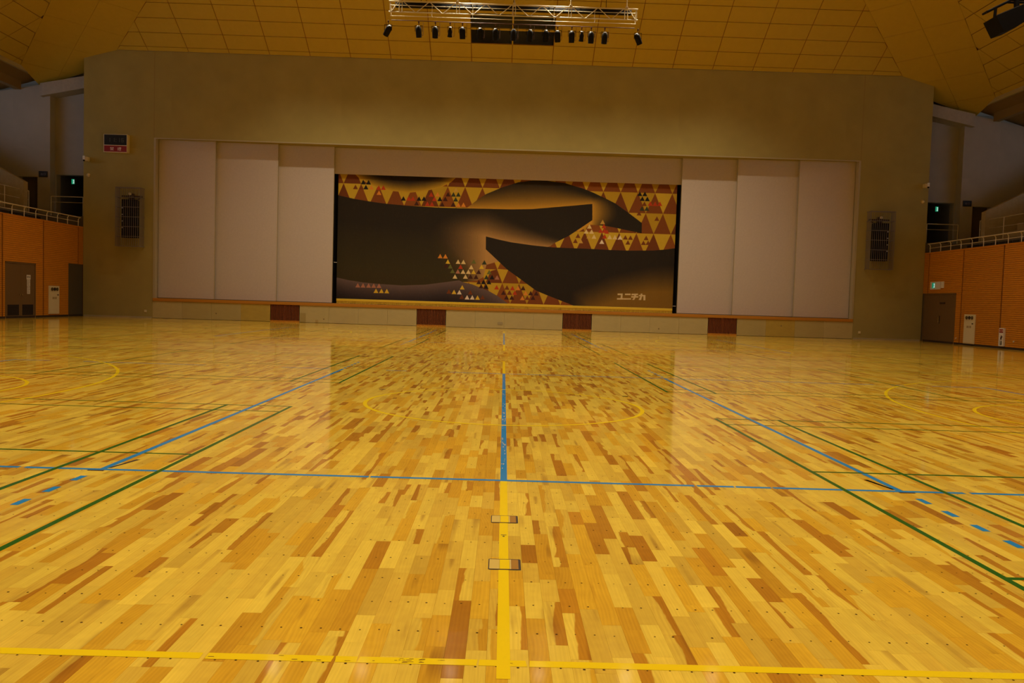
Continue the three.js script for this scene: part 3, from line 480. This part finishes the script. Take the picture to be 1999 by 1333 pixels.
// ---------------------------------------------------------------- things on the stage wall
const glyph = (c, strokes, x, y, s, col, lw) => { c.strokeStyle = col; c.lineWidth = lw; c.lineCap = 'butt'; for (const q of strokes) { c.beginPath(); q.forEach((p, i) => i ? c.lineTo(x + p[0] * s, y + p[1] * s) : c.moveTo(x + p[0] * s, y + p[1] * s)); c.stroke(); } };
const KIN = [[[.02, .18], [.46, .18]], [[.24, .02], [.24, .5]], [[.24, .18], [.04, .44]], [[.24, .2], [.44, .4]], [[.54, .18], [.98, .18]], [[.76, .02], [.76, .5]], [[.76, .18], [.56, .42]], [[.76, .2], [.98, .44]], [[.2, .58], [.8, .58]], [[.04, .72], [.96, .72]], [[.5, .72], [.5, 1]], [[.28, .8], [.1, .98]], [[.72, .8], [.92, .98]]];
const EN = [[[.18, .05], [.18, .5], [.04, .98]], [[.18, .5], [.34, .92]], [[.05, .25], [.09, .45]], [[.34, .22], [.27, .42]], [[.42, .1], [.98, .1]], [[.48, .24], [.92, .24], [.92, .5], [.48, .5], [.48, .24]], [[.62, .1], [.62, .5]], [[.78, .1], [.78, .5]], [[.46, .66], [.94, .66]], [[.7, .5], [.7, .94]], [[.4, .94], [.98, .94]]];
const SHO = [[[.05, .1], [.2, .22]], [[.02, .38], [.17, .48]], [[.04, .95], [.22, .62]], [[.62, .02], [.62, .38]], [[.38, .12], [.46, .32]], [[.88, .1], [.78, .3]], [[.38, 1], [.38, .42], [.9, .42], [.9, 1]], [[.38, .6], [.9, .6]], [[.38, .78], [.9, .78]]];
const KA = [[[.5, .04], [.5, .5], [.08, .96]], [[.5, .5], [.92, .96]], [[.2, .26], [.3, .5]], [[.82, .24], [.66, .46]]];
const SEN = [[[.04, .3], [.42, .3]], [[.23, .04], [.23, 1]], [[.23, .32], [.05, .68]], [[.23, .36], [.4, .6]], [[.7, .04], [.44, .4]], [[.7, .04], [.98, .4]], [[.52, .5], [.9, .5]], [[.54, .7], [.88, .7]], [[.7, .5], [.7, .94]], [[.44, .94], [.98, .94]]];
const KI = [[[.1, .06], [.4, .06], [.4, .3], [.1, .3], [.1, .06]], [[.6, .06], [.9, .06], [.9, .3], [.6, .3], [.6, .06]], [[.03, .48], [.97, .48]], [[.52, .32], [.1, .66]], [[.52, .48], [.92, .66]], [[.1, .7], [.4, .7], [.4, .96], [.1, .96], [.1, .7]], [[.6, .7], [.9, .7], [.9, .96], [.6, .96], [.6, .7]]];
{
  const t = thing('clock_sign', 'digital clock above a red no smoking plate on the left pier', 'clock', null, [-19.28, 8.06, -29.98]);
  mesh('casing', rbox(-.585, .585, 0, .885, -.02, .22, .012), M.cream, t);
  const dg = canvasTex(256, 112, (c, w, h) => { c.fillStyle = '#0b0c0b'; c.fillRect(0, 0, w, h); c.fillStyle = '#5a5a4c'; const seg = { 1: [[.8, 0, .2, .48], [.8, .5, .2, .48]], 6: [[0, 0, 1, .1], [0, 0, .2, .5], [0, .45, 1, .1], [0, .5, .2, .5], [.8, .5, .2, .5], [0, .9, 1, .1]] };
    const put = (d, x) => seg[d].forEach(q => c.fillRect(x + q[0] * 26, 36 + q[1] * 44, q[2] * 26, q[3] * 44)); put(1, 42); put(1, 92); c.fillRect(132, 72, 7, 7); c.fillRect(132, 46, 7, 7); put(1, 152); put(6, 196); });
  const f1 = face(1.10, .50, dg, { roughness: .7 }); f1[0].translate(0, .61, .2215); mesh('clock_display', ...f1, t);
  const rd = canvasTex(256, 72, (c, w, h) => { c.fillStyle = '#8e0d10'; c.fillRect(0, 0, w, h); glyph(c, KIN, 68, 16, 42, '#e8d2c4', 4.5); glyph(c, EN, 152, 16, 42, '#e8d2c4', 4.5); });
  const f2 = face(1.10, .295, rd); f2[0].translate(0, .182, .2215); mesh('red_plate', ...f2, t);
}
for (const s of [-1, 1]) {
  const t = thing('wall_speaker', `black loudspeaker inside a wire cage on the ${s < 0 ? 'left' : 'right'} pier`, 'loudspeaker', 'caged loudspeakers beside the stage', [s * 18.53, 3.5, -30]);
  mesh('cabinet', rbox(-.36 - s * -.0, .36, .42, 2.28, .06, .42, .02), M.speaker, t);
  mesh('mounting_arm', [box(-.5, .5, 2.42, 2.5, .0, .12), box(-.1, .1, 2.25, 2.6, 0, .2), rod(V(s * -.42, 2.4, .05), V(s * -.2, 2.15, .3), .03)], M.darkBrown, t);
  mesh('bracket_bulb', new THREE.SphereGeometry(.07, 12, 8).translate(0, 2.56, .3), M.cream, t);
  const v = []; for (let k = 0; k <= 12; k++) { const x = -.595 + k * 1.19 / 12; v.push(box(x - .007, x + .007, 0, 2.85, .523, .537)); }
  for (let k = 1; k < 8; k++) for (const e of [-1, 1]) { const z = k * .53 / 8; v.push(box(e * .595 - .006, e * .595 + .006, 0, 2.85, z - .006, z + .006)); }
  mesh('cage_bars', v, M.cage, t);
  const h = []; for (let k = 0; k <= 6; k++) { const y = k * 2.85 / 6; h.push(box(-.6, .6, y - .01, y + .01, .518, .542), box(-.605, -.585, y - .01, y + .01, 0, .53), box(.585, .605, y - .01, y + .01, 0, .53)); }
  mesh('cage_hoops', h, M.cage, t);
  for (const y of [0, 2.851]) { const e = []; for (let k = 0; k <= 12; k++) { const x = -.595 + k * 1.19 / 12; e.push(box(x - .006, x + .006, y - .006, y + .006, 0, .53)); } e.push(box(-.6, .6, y - .008, y + .008, .25, .266)); mesh(y ? 'cage_top' : 'cage_bottom', e, M.cage, t); }
  for (let k = 0; k < 4; k++) mesh('fixing_bolt', new THREE.CylinderGeometry(.03, .03, .02, 10).rotateX(Math.PI / 2).translate(s * .3, .9 + k * .32, .43), M.canRear, t);
  // camera and sensor near the pier edge
  const c = thing('security_camera', `small white security camera on the outer edge of the ${s < 0 ? 'left' : 'right'} pier`, 'camera', 'security cameras', [s * 20.72, 7.6, -30]);
  mesh('housing', rbox(-.11, .11, 0, .2, .05, .32, .02), M.cream, c); mesh('front_cap', rbox(s * .04 - .06, s * .04 + .06, .05, .24, .32, .36, .02), M.white, c); mesh('wall_arm', box(-.03, .03, .06, .12, 0, .1), M.cream, c); mesh('lens', new THREE.CylinderGeometry(.045, .045, .03, 14).rotateX(Math.PI / 2).translate(s * .04, .02, .33), M.can, c);
  const d = thing('wall_sensor', `small round white sensor under the camera on the ${s < 0 ? 'left' : 'right'} pier`, 'sensor', 'wall sensors', [s * 20.7, 6.95, -30]);
  mesh('dome', new THREE.SphereGeometry(.085, 14, 8, 0, 7, 0, Math.PI / 2).rotateX(Math.PI / 2).translate(0, 0, .03), M.cream, d); mesh('ring', new THREE.CylinderGeometry(.095, .095, .03, 16).rotateX(Math.PI / 2).translate(0, 0, .015), M.cream, d);
}

// ---------------------------------------------------------------- side wall doors, cabinets, signs
function wallBox(s, d0, d1, y0, y1, z0, z1, r) { const a = s * (20.95 - d0), b = s * (20.95 - d1); const x0 = Math.min(a, b), x1 = Math.max(a, b); return r ? rbox(x0, x1, y0, y1, z0, z1, r) : box(x0, x1, y0, y1, z0, z1); }
function doubleDoor(n, s, z0, z1, ht, mat, louvre, handle) {
  const d = new THREE.Group(); d.name = `door_${n}`; d.userData.kind = 'structure'; scene.add(d); const zm = (z0 + z1) / 2;
  mesh('door_frame', [wallBox(s, -.03, .005, 0, ht, z0, z0 + .06), wallBox(s, -.03, .005, 0, ht, z1 - .06, z1), wallBox(s, -.03, .005, ht - .06, ht, z0, z1)], mat, d);
  for (const [a, b] of [[z0 + .065, zm - .004], [zm + .004, z1 - .065]]) {
    const l = mesh('door_leaf', wallBox(s, -.03, -.012, .01, ht - .065, a, b, .004), mat, d);
    if (louvre) { mesh('louvre_back', wallBox(s, -.012, -.008, .12, .58, a + .12, b - .12), M.black, l); const q = []; for (let y = .13; y < .56; y += .035) q.push(wallBox(s, -.012, -.002, y, y + .016, a + .12, b - .12)); mesh('louvre_slats', q, M.darkBrown, l); }
  }
  if (handle) { mesh('door_handle', [wallBox(s, -.012, .05, 1.0, 1.03, zm + .05, zm + .09), rod(V(s * 20.9, .98, zm + .07), V(s * 20.9, 1.22, zm + .07), .012)], M.chrome, d); mesh('lock_plate', wallBox(s, -.012, -.005, .92, 1.3, zm + .03, zm + .1), M.darkBrown, d); mesh('door_closer', wallBox(s, -.012, .04, 1.88, 1.94, zm + .1, zm + .5), M.darkBrown, d); }
  else mesh('door_handle', [wallBox(s, -.012, .03, .98, 1.04, zm - .1, zm - .05), wallBox(s, -.012, .03, .98, 1.04, zm + .05, zm + .1)], M.chrome, d);
  return d;
}
doubleDoor(1, -1, -25.95, -23.72, 2.4, M.doorBrown, true, false);
{ const d = new THREE.Group(); d.name = 'door_2'; d.userData.kind = 'structure'; scene.add(d); mesh('door_leaf', wallBox(-1, -.03, -.02, .02, 2.54, -29.97, -28.66), M.doorDark, d); mesh('door_frame', wallBox(-1, -.03, .0, .0, 2.55, -28.70, -28.65), M.doorDark, d); }
doubleDoor(3, 1, -29.85, -26.98, 2.38, M.doorBrown, false, true);
{ const j = mesh('trim_4', wallBox(1, -.03, .0, 0, 2.38, -29.99, -29.86), M.doorDark); j.userData.kind = 'structure'; }
function sheetOn(s, name, tex, w, h, y, z, parent, d = .004) { const g = new THREE.PlaneGeometry(w, h); g.rotateY(-s * Math.PI / 2); g.translate(s * (20.95 - d), y, z); return mesh(name, g, new THREE.MeshStandardMaterial({ map: tex, roughness: .7 }), parent); }
{ // notices taped on the left door
  const lines = canvasTex(64, 96, (c, w, h) => { c.fillStyle = '#d8d2c4'; c.fillRect(0, 0, w, h); c.fillStyle = '#6d665a'; for (let y = 10; y < 90; y += 9) c.fillRect(8, y, 30 + (y * 7) % 20, 3); });
  const head = canvasTex(64, 64, (c, w, h) => { c.fillStyle = '#d8d2c4'; c.fillRect(0, 0, w, h); glyph(c, KIN, 8, 18, 22, '#39342c', 3); glyph(c, SEN, 34, 18, 22, '#39342c', 3); });
  for (const [n, w, h, y, tx, lab] of [['notice_sheet', .30, .2, 1.78, head, 'topmost of three white notices taped on the brown left door'], ['notice_sheet', .23, .3, 1.52, lines, 'middle of three white notices taped on the brown left door'], ['notice_sheet', .22, .3, 1.2, lines, 'lowest of three white notices taped on the brown left door']]) {
    const t = thing(n, lab, 'notice', 'notices on the left door', [0, 0, 0]); mesh('paper', wallBox(-1, -.012, -.009, y - h / 2, y + h / 2, -25.42 - w / 2, -25.42 + w / 2), M.white, t); sheetOn(-1, 'print', tx, w, h, y, -25.42, t, -.0085); }
}
for (const [s, z0, z1, y0, y1] of [[-1, -27.78, -26.93, .14, 1.44], [1, -26.15, -25.3, .08, 1.4]]) {
  const t = thing('hydrant_cabinet', `cream fire hydrant cabinet with three round fittings on the ${s < 0 ? 'left' : 'right'} timber wall`, 'cabinet', 'hydrant cabinets', [0, 0, 0]), zm = (z0 + z1) / 2, yt = y1 - .34;
  mesh('body', wallBox(s, .001, .05, y0, y1, z0, z1, .008), M.cream, t);
  const dr = mesh('cabinet_door', wallBox(s, .05, .062, y0 + .04, yt, z0 + .05, z1 - .05, .004), M.cream, t);
  mesh('door_latch', wallBox(s, .062, .075, yt - .1, yt - .05, s < 0 ? z0 + .1 : z1 - .2, s < 0 ? z0 + .2 : z1 - .1), M.darkBrown, dr);
  const tx = canvasTex(96, 32, (c, w, h) => { c.fillStyle = '#cbbb8c'; c.fillRect(0, 0, w, h); glyph(c, SHO, 4, 4, 24, '#7a5a38', 3); glyph(c, KA, 36, 4, 24, '#7a5a38', 3); glyph(c, SEN, 68, 4, 24, '#7a5a38', 3); });
  sheetOn(s, 'lettering', tx, .36, .12, yt - .22, zm, dr, .0625);
  for (let k = -1; k <= 1; k++) mesh(['alarm_lamp', 'push_button', 'alarm_bell'][k + 1], new THREE.CylinderGeometry(.07, .078, .04, 18).rotateZ(Math.PI / 2).translate(s * 20.885, y1 - .15, zm + k * .21), k === 0 ? M.darkBrown : std(lin(.09, .06, .02), { roughness: .4 }), t);
}
const manTex = canvasTex(64, 64, (c) => { c.fillStyle = '#0f9a6c'; c.fillRect(0, 0, 64, 64); c.fillStyle = '#eafff4'; c.fillRect(30, 8, 26, 50); c.fillStyle = '#0f9a6c'; c.beginPath(); c.arc(36, 16, 5, 0, 7); c.fill(); c.lineWidth = 6; c.strokeStyle = '#0f9a6c'; c.beginPath(); c.moveTo(37, 24); c.lineTo(32, 40); c.lineTo(42, 56); c.moveTo(32, 40); c.lineTo(22, 52); c.moveTo(22, 32); c.lineTo(36, 26); c.lineTo(48, 34); c.stroke(); });
const exitGlow = (k) => new THREE.MeshStandardMaterial({ color: 0x000000, emissive: 0xffffff, emissiveMap: manTex, emissiveIntensity: k, roughness: .5 });
for (const s of [-1, 1]) {
  const t = thing('exit_sign', `green glowing exit sign inside the dark gallery doorway on the ${s < 0 ? 'left' : 'right'}`, 'exit sign', 'gallery exit signs', [s * 22.42, 6.70, -31.85]);
  mesh('housing', rbox(-.16, .16, 0, .3, -.06, 0, .01), M.darkBrown, t); const g = new THREE.PlaneGeometry(.15, .25); g.translate(-.02, .15, .003); mesh('lit_face', g, exitGlow(.75), t);
  mesh('hanger', rod(V(0, .3, -.03), V(0, .44, -.03), .01), M.darkBrown, t);
}
{ const t = thing('exit_sign', 'white exit sign with a small green running figure above the right door', 'exit sign', null, [0, 0, 0]);
  mesh('plate', wallBox(1, .0, .05, 2.57, 2.94, -29.25, -28.36, .008), M.white, t); const g = new THREE.PlaneGeometry(.27, .26); g.rotateY(-Math.PI / 2); g.translate(20.95 - .053, 2.76, -28.93); mesh('lit_face', g, exitGlow(.6), t);
  const u = tag(mesh('guide_plate', wallBox(1, .0, .04, 2.63, 2.94, -28.30, -28.06, .008), M.white), 'narrow white plate beside the exit sign above the right door', 'plate'); }
{ const tx = canvasTex(64, 192, (c, w, h) => { c.fillStyle = '#e2dccd'; c.fillRect(0, 0, w, h); c.fillStyle = '#8d1a12'; c.fillRect(4, 8, 56, 40); glyph(c, SHO, 6, 19, 16, '#f0d8c8', 2); glyph(c, KA, 24, 19, 16, '#f0d8c8', 2); glyph(c, KI, 42, 19, 16, '#f0d8c8', 2); c.fillStyle = '#3a1414'; c.beginPath(); c.arc(38, 92, 15, 0, 7); c.fill(); c.fillRect(24, 98, 20, 24); c.fillStyle = '#e2dccd'; c.fillRect(26, 84, 10, 8); c.fillStyle = '#8a867c'; c.fillRect(4, 122, 56, 2); c.fillStyle = '#2a2a2a'; c.fillRect(30, 134, 18, 48); c.fillStyle = '#9aa09c'; c.fillRect(14, 132, 12, 50); c.fillRect(34, 140, 6, 10); });
  const t = thing('extinguisher_box', 'narrow white fire extinguisher box with red heading on the right timber wall', 'extinguisher box', null, [0, 0, 0]);
  mesh('case', wallBox(1, 0, .09, .1, .86, -23.45, -23.13, .01), M.white, t); sheetOn(1, 'printed_front', tx, .30, .74, .48, -23.29, t, .0915); }
for (const [s, z, y, lab] of [[1, -22.55, .33, 'small round wall socket low on the right timber wall near the frame edge'], [1, -26.8, .28, 'tiny pale door stop low beside the right door']]) tag(mesh('wall_fitting', new THREE.CylinderGeometry(.035, .04, .03, 14).rotateZ(Math.PI / 2).translate(s * 20.935, y, z), M.rail), lab, 'fitting');

const ORD = ['first', 'second', 'third', 'fourth', 'fifth', 'sixth', 'seventh', 'eighth', 'ninth', 'tenth', 'eleventh', 'twelfth', 'thirteenth', 'fourteenth', 'fifteenth', 'sixteenth'];
// ---------------------------------------------------------------- gallery railings, signs, seats
for (const s of [-1, 1]) {
  const side = s < 0 ? 'left' : 'right', x = s * 21.12;
  const t = thing('gallery_railing', `long pale metal railing on top of the ${side} timber wall`, 'railing', 'gallery railings', [x, 4.4, 0]);
  mesh('top_rail', rod(V(s * -.06, .45, -29.95), V(s * -.06, .45, 11.8), .024, 10), M.rail, t); mesh('mid_rail', rod(V(0, .24, -29.9), V(0, .24, 11.8), .014, 8), M.rail, t);
  for (let z = -29.75, k = 0; z < 11.8; z += .88, k++) { const zz = k === 0 ? -29.85 : z; mesh('post', [rod(V(0, 0, zz), V(0, .36, zz), .02, 8), rod(V(0, .35, zz), V(s * -.06, .44, zz), .016, 6), box(-.03, .03, 0, .012, zz - .03, zz + .03)], M.rail, t); }
  const p = thing('platform_rail', `pale two-bar rail in front of the dark gallery doorway on the ${side}`, 'railing', 'platform rails', [0, 4.95, -30.45]);
  for (const a of [21.2, 22.78]) mesh('post', rod(V(s * a, 0, 0), V(s * a, .96, 0), .022), M.rail, p);
  mesh('top_rail', rod(V(s * 21.2, .96, 0), V(s * 22.78, .96, 0), .022), M.rail, p); mesh('mid_rail', rod(V(s * 21.2, .68, 0), V(s * 22.78, .68, 0), .012), M.rail, p);
  const q = thing('aisle_rail', `pale handrail along the seating aisle on the ${side} gallery`, 'railing', 'aisle rails', [s * 23.2, 4.95, 0]);
  mesh('top_rail', rod(V(0, 1.05, -29.26), V(0, 1.05, 11), .022), M.rail, q); mesh('mid_rail', rod(V(0, .62, -29.26), V(0, .62, 11), .012), M.rail, q);
  for (let z = -29.26; z < 11; z += 1.9) mesh('post', rod(V(0, 0, z), V(0, 1.05, z), .022), M.rail, q);
  const g = tag(mesh('direction_sign', rbox(Math.min(s * 23.26, s * 23.7), Math.max(s * 23.26, s * 23.7), 6.92, 7.21, -31.0, -30.96, .006), std(lin(.03, .02, .025), { roughness: .4 })), `small black sign with two pale characters on the ${side} gallery end wall`, 'sign', 'direction signs');
  const st = canvasTex(96, 64, (c, w, h) => { c.fillStyle = '#1c1618'; c.fillRect(0, 0, w, h); glyph(c, [[[.5, 0], [.5, 1]], [[.12, .12], [.12, .45], [.88, .45], [.88, .12]], [[.04, .56], [.04, .98], [.96, .98], [.96, .56]]], 22, 20, 24, '#77717c', 4); glyph(c, [[[.1, .1], [.9, .1], [.9, .9], [.1, .9], [.1, .1]]], 54, 20, 24, '#77717c', 4); });
  const sg = new THREE.PlaneGeometry(.42, .27); sg.translate(s * 23.48, 7.065, -30.958); mesh('lettering', sg, new THREE.MeshStandardMaterial({ map: st, roughness: .5 }), g);
}
{ // fixed seats of the front row, seen behind the railing
  const proto = (s) => { const o = new THREE.Group(); mesh('backrest', rbox(s > 0 ? .16 : -.22, s > 0 ? .22 : -.16, .40, .84, -.21, .21, .02), M.seat, o); mesh('seat_pan', rbox(-.2, .2, .38, .44, -.21, .21, .02), M.seat, o); mesh('pedestal', [box(-.03, .03, 0, .38, -.12, -.08), box(-.03, .03, 0, .38, .08, .12)], M.speaker, o); return o; };
  for (const s of [-1, 1]) for (let k = 0; k < 16; k++) { const o = proto(s); o.name = numbered('spectator_chair'); scene.add(o); o.position.set(s * 22.2, 3.9, -28.6 + k * .5); tag(o, `black fixed seat in the front row of the ${s < 0 ? 'left' : 'right'} gallery, ${ORD[k]} from the stage end`, 'chair', `front row seats of the ${s < 0 ? 'left' : 'right'} gallery`); }
}

// ---------------------------------------------------------------- lighting truss and stage lights
{
  const t = thing('lighting_truss', 'long white lattice truss hung under the ceiling in front of the stage', 'truss', null, [0, 13.45, -24.5]);
  const H = .45, D = .48, L = 5.28, r = .026;
  for (const [n, y, z] of [['top_chord', H, 0], ['bottom_chord', 0, 0], ['top_chord', H, -D], ['bottom_chord', 0, -D]]) mesh(n, rod(V(-L, y, z), V(L, y, z), z ? .012 : r, 10), M.truss, t);
  const vs = [-5.22, -4.84, -4.72, -2.42, -2.30, -.04, .08, 2.34, 2.46, 4.72, 4.84, 5.22];
  for (const z of [0]) for (const x of vs) mesh('upright', rod(V(x, 0, z), V(x, H, z), z ? .007 : .017, 8), M.truss, t);
  const zig = []; const segs = [[-5.2, -4.86, 1], [-4.70, -2.44, 4], [-2.28, -.06, 4], [.10, 2.32, 4], [2.48, 4.70, 4], [4.86, 5.2, 1]];
  for (const z of [0]) for (const [a, b, n] of segs) for (let k = 0; k < n; k++) { const x0 = a + (b - a) * k / n, x1 = a + (b - a) * (k + 1) / n; let up = n === 1 ? (a < 0 ? 1 : 0) : k % 2; mesh('diagonal', rod(V(x0 + .02, up ? 0 : H, z), V(x1 - .02, up ? H : 0, z), z ? .007 : .017, 8), M.truss, t); }
  for (let k = 0; k <= 6; k++) { const x = -L + .04 + k * (2 * L - .08) / 6; mesh('cross_tie', [rod(V(x, H, 0), V(x, H, -D), .008, 6), rod(V(x, 0, 0), V(x, 0, -D), .008, 6), rod(V(x, 0, -D), V(x, H, -D), .008, 6)], M.truss, t); }
  for (const x of [-2.38, .03, 2.42, 4.8, -4.8]) { mesh('hanging_rod', rod(V(x, H, 0), V(x, 2.9, 0), .02, 8), M.truss, t); mesh('rod_clamp', rbox(x - .06, x + .06, H - .05, H + .09, -.05, .05, .01), M.truss, t); }
  const bt = thing('cable_batten', 'black cable tray lying along the top of the white truss', 'batten', null, [0, 13.95, -25.2]);
  mesh('tray', rbox(-5.1, 5.1, -.05, .14, -.1, .1, .02), M.can, bt); mesh('tray_hanger', [-4, 0, 4].map(x => rod(V(x, .1, 0), V(x, 1.95, 0), .012)), M.can, bt);
  const coil = []; for (let k = 0; k < 5; k++) coil.push(new THREE.TorusGeometry(.16, .02, 6, 20).rotateX(Math.PI / 2 + .2).translate(-3 + k * 1.5 + rr(-.3, .3), .18, 0)); mesh('cable_coil', coil, M.can, bt);
  const pp = tag(mesh('light_pipe', rod(V(-5.2, 13.19, -24.75), V(5.2, 13.19, -24.75), .018, 8), M.hook), 'thin dark pipe under the white truss carrying the stage lights', 'pipe');
  const spots = [[-5.33, 'tilt'], [-4.03, 'par'], [-3.32, 'par'], [-2.69, 'profile'], [-2.16, 'par'], [-1.40, 'par'], [-.74, 'par'], [.03, 'par'], [.73, 'par'], [1.41, 'par'], [1.91, 'par'], [2.52, 'par'], [2.94, 'profile'], [3.35, 'par'], [3.93, 'par'], [5.35, 'tilt']];
  spots.forEach(([x, kind], i) => {
    const o = thing('stage_light', `black ${kind === 'profile' ? 'tapered profile' : kind === 'tilt' ? 'outward tilted can' : 'can'} stage light under the truss, ${ORD[i]} of sixteen from the left`, 'stage light', 'stage lights under the truss', [x, 13.19, -24.75]);
    mesh('clamp', [rbox(-.03, .03, -.10, -.0185, -.03, .03, .01), rod(V(0, -.2, 0), V(0, -.06, 0), .014)], M.hook, o);
    const w = kind === 'profile' ? .1 : .155;
    mesh('yoke', [box(-w, w, -.21, -.195, -.015, .015), box(-w - .008, -w + .008, -.44, -.195, -.015, .015), box(w - .008, w + .008, -.44, -.195, -.015, .015)], M.can, o);
    const lamp = new THREE.Group(); lamp.name = 'lamp_body'; lamp.position.set(0, -.42, 0); o.add(lamp);
    const prof = kind === 'profile' ? [[0, .2], [.04, .2], [.06, .12], [.085, .05], [.085, -.1], [.105, -.19], [.10, -.2], [0, -.17]] : [[0, .2], [.05, .2], [.085, .17], [.125, .12], [.13, .02], [.118, -.26], [.108, -.26], [.104, -.1], [0, -.1]];
    mesh('barrel', new THREE.LatheGeometry(prof.map(p => new THREE.Vector2(p[0], p[1])), 20), M.can, lamp);
    mesh('rear_cap', new THREE.LatheGeometry([[0, .215], [.05, .212], [.07, .19], [.05, .19], [0, .19]].map(p => new THREE.Vector2(...p)), 16), M.canRear, lamp);
    mesh('front_rim', new THREE.TorusGeometry(kind === 'profile' ? .1 : .113, .008, 6, 20).rotateX(Math.PI / 2).translate(0, kind === 'profile' ? -.195 : -.26, 0), M.can, lamp);
    lamp.rotation.x = rr(.32, .55); lamp.rotation.z = kind === 'tilt' ? (x < 0 ? -.5 : .45) : rr(-.08, .08);
    if (kind !== 'tilt') { const cv = new THREE.CatmullRomCurve3([V(.02, -.25, -.08), V(.17, -.6, -.12), V(.185, -.4, -.1), V(.18, -.03, -.05)]); mesh('cable', new THREE.TubeGeometry(cv, 16, .008, 5), M.hook, o); }
  });
}
// ---------------------------------------------------------------- hanging loudspeaker arrays
for (const s of [1, -1]) {
  const o = thing('hanging_loudspeaker', `black curved loudspeaker cluster hung on a frame under the ${s > 0 ? 'right' : 'left'} ceiling slope`, 'loudspeaker', 'hanging loudspeakers', [s * (s > 0 ? 15.35 : 15.9), s > 0 ? 10.62 : 10.95, -15]);
  const P = []; for (let k = 0; k <= 8; k++) { const a = -1.05 + k * .26; P.push([s * Math.sin(a) * .62, -.42 - Math.cos(a) * .28 + .28]); }
  const body = new THREE.Group(); body.name = 'cabinet_row'; body.rotation.z = s * .42; o.add(body);
  mesh('cabinet', prism([[-.55, .16], [.5, .16], [.56, .0], [.46, -.2], [.2, -.34], [-.14, -.4], [-.5, -.38]].map(p => [p[0] * s, p[1]]), -.34, .34, 'z'), M.speaker, body);
  mesh('grille_edge', box(-.5, .46, .16, .18, .3, .345), std(lin(.08, .08, .08), { roughness: .4 }), body);
  mesh('hanging_frame', [rod(V(s * -.72, .12, .1), V(s * .0, .5, .1), .035), rod(V(0, .5, .1), V(s * .8, .52, .1), .035), rod(V(s * -.72, .12, -.1), V(0, .5, -.1), .035), rod(V(0, .5, -.1), V(s * .8, .52, -.1), .035), rod(V(s * -.46, .22, .1), V(s * -.48, -.12, .1), .045), rod(V(s * .18, .48, .1), V(s * .2, .1, .1), .08), rod(V(s * -.72, .12, -.12), V(s * -.72, .12, .12), .035)], M.can, o);
  mesh('hanging_wire', [rod(V(s * -.02, .5, 0), V(s * -.02, 5.6, 0), .012), rod(V(s * .6, .52, 0), V(s * .6, 5.3, 0), .012)], M.can, o);
}

// ---------------------------------------------------------------- hall lamps in the ceiling
{
  const glow = new THREE.MeshStandardMaterial({ color: 0x000000, emissive: LAMP.color, emissiveIntensity: 6 }), shell = std(lin(.5, .47, .4), { roughness: .4 });
  const hs = new THREE.LatheGeometry([[.0, .42], [.12, .42], [.16, .3], [.30, .06], [.32, 0], [.305, 0], [.15, .26], [0, .28]].map(p => new THREE.Vector2(...p)), 24), ds = new THREE.CircleGeometry(.27, 24).rotateX(Math.PI / 2).translate(0, .06, 0), cd = rod(V(0, .4, 0), V(0, .84, 0), .02);
  const rows = []; const at = (list, f) => list.forEach((v, i) => rows.push(f(v, i)));
  at([-9.8, -5.9, -2, 2, 5.9, 9.8], (x, i) => [x, 15.25, -24.9, `front row by the stage, ${ORD[i]} from the left`, 'front']);
  at([-9.8, -5.9, -2, 2, 5.9, 9.8], (x, i) => [x, 15.25, 6.7, `back row, ${ORD[i]} from the left`, 'back']);
  [-16, -9.1, -2.2].forEach((z, j) => at([-8, -4.8, -1.6, 1.6, 4.8, 8], (x, i) => [x, 19.1, z, `${ORD[j]} middle row from the stage, ${ORD[i]} from the left`, 'middle']));
  for (const s of [-1, 1]) at([-19, -12.4, -5.8, .8], (z, i) => [s * 15.2, 16.3, z, `${s < 0 ? 'left' : 'right'} slope, ${ORD[i]} from the stage`, 'side']);
  rows.forEach(([x, y, z, place, row]) => {
    const o = thing('hall_lamp', `round hall lamp, ${place}`, 'lamp', `${row} row hall lamps`, [x, y, z]);
    mesh('reflector', hs, shell, o); mesh('lamp_face', ds, glow, o); mesh('stem', cd, shell, o);
    const l = new THREE.SpotLight(LAMP.color, LAMP.intensity * ({ front: 1.26, side: .6, back: 1.12 }[row] || (z < -12 ? .75 : 1.05)), 0, LAMP.angle, LAMP.penumbra, 2); l.position.set(0, -.02, 0); l.target.position.set(0, -5, 0); l.castShadow = true; l.shadow.radius = 8; l.name = 'light'; o.add(l, l.target); l.target.name = 'light_target';
  });
}
renderer.render(scene, camera);
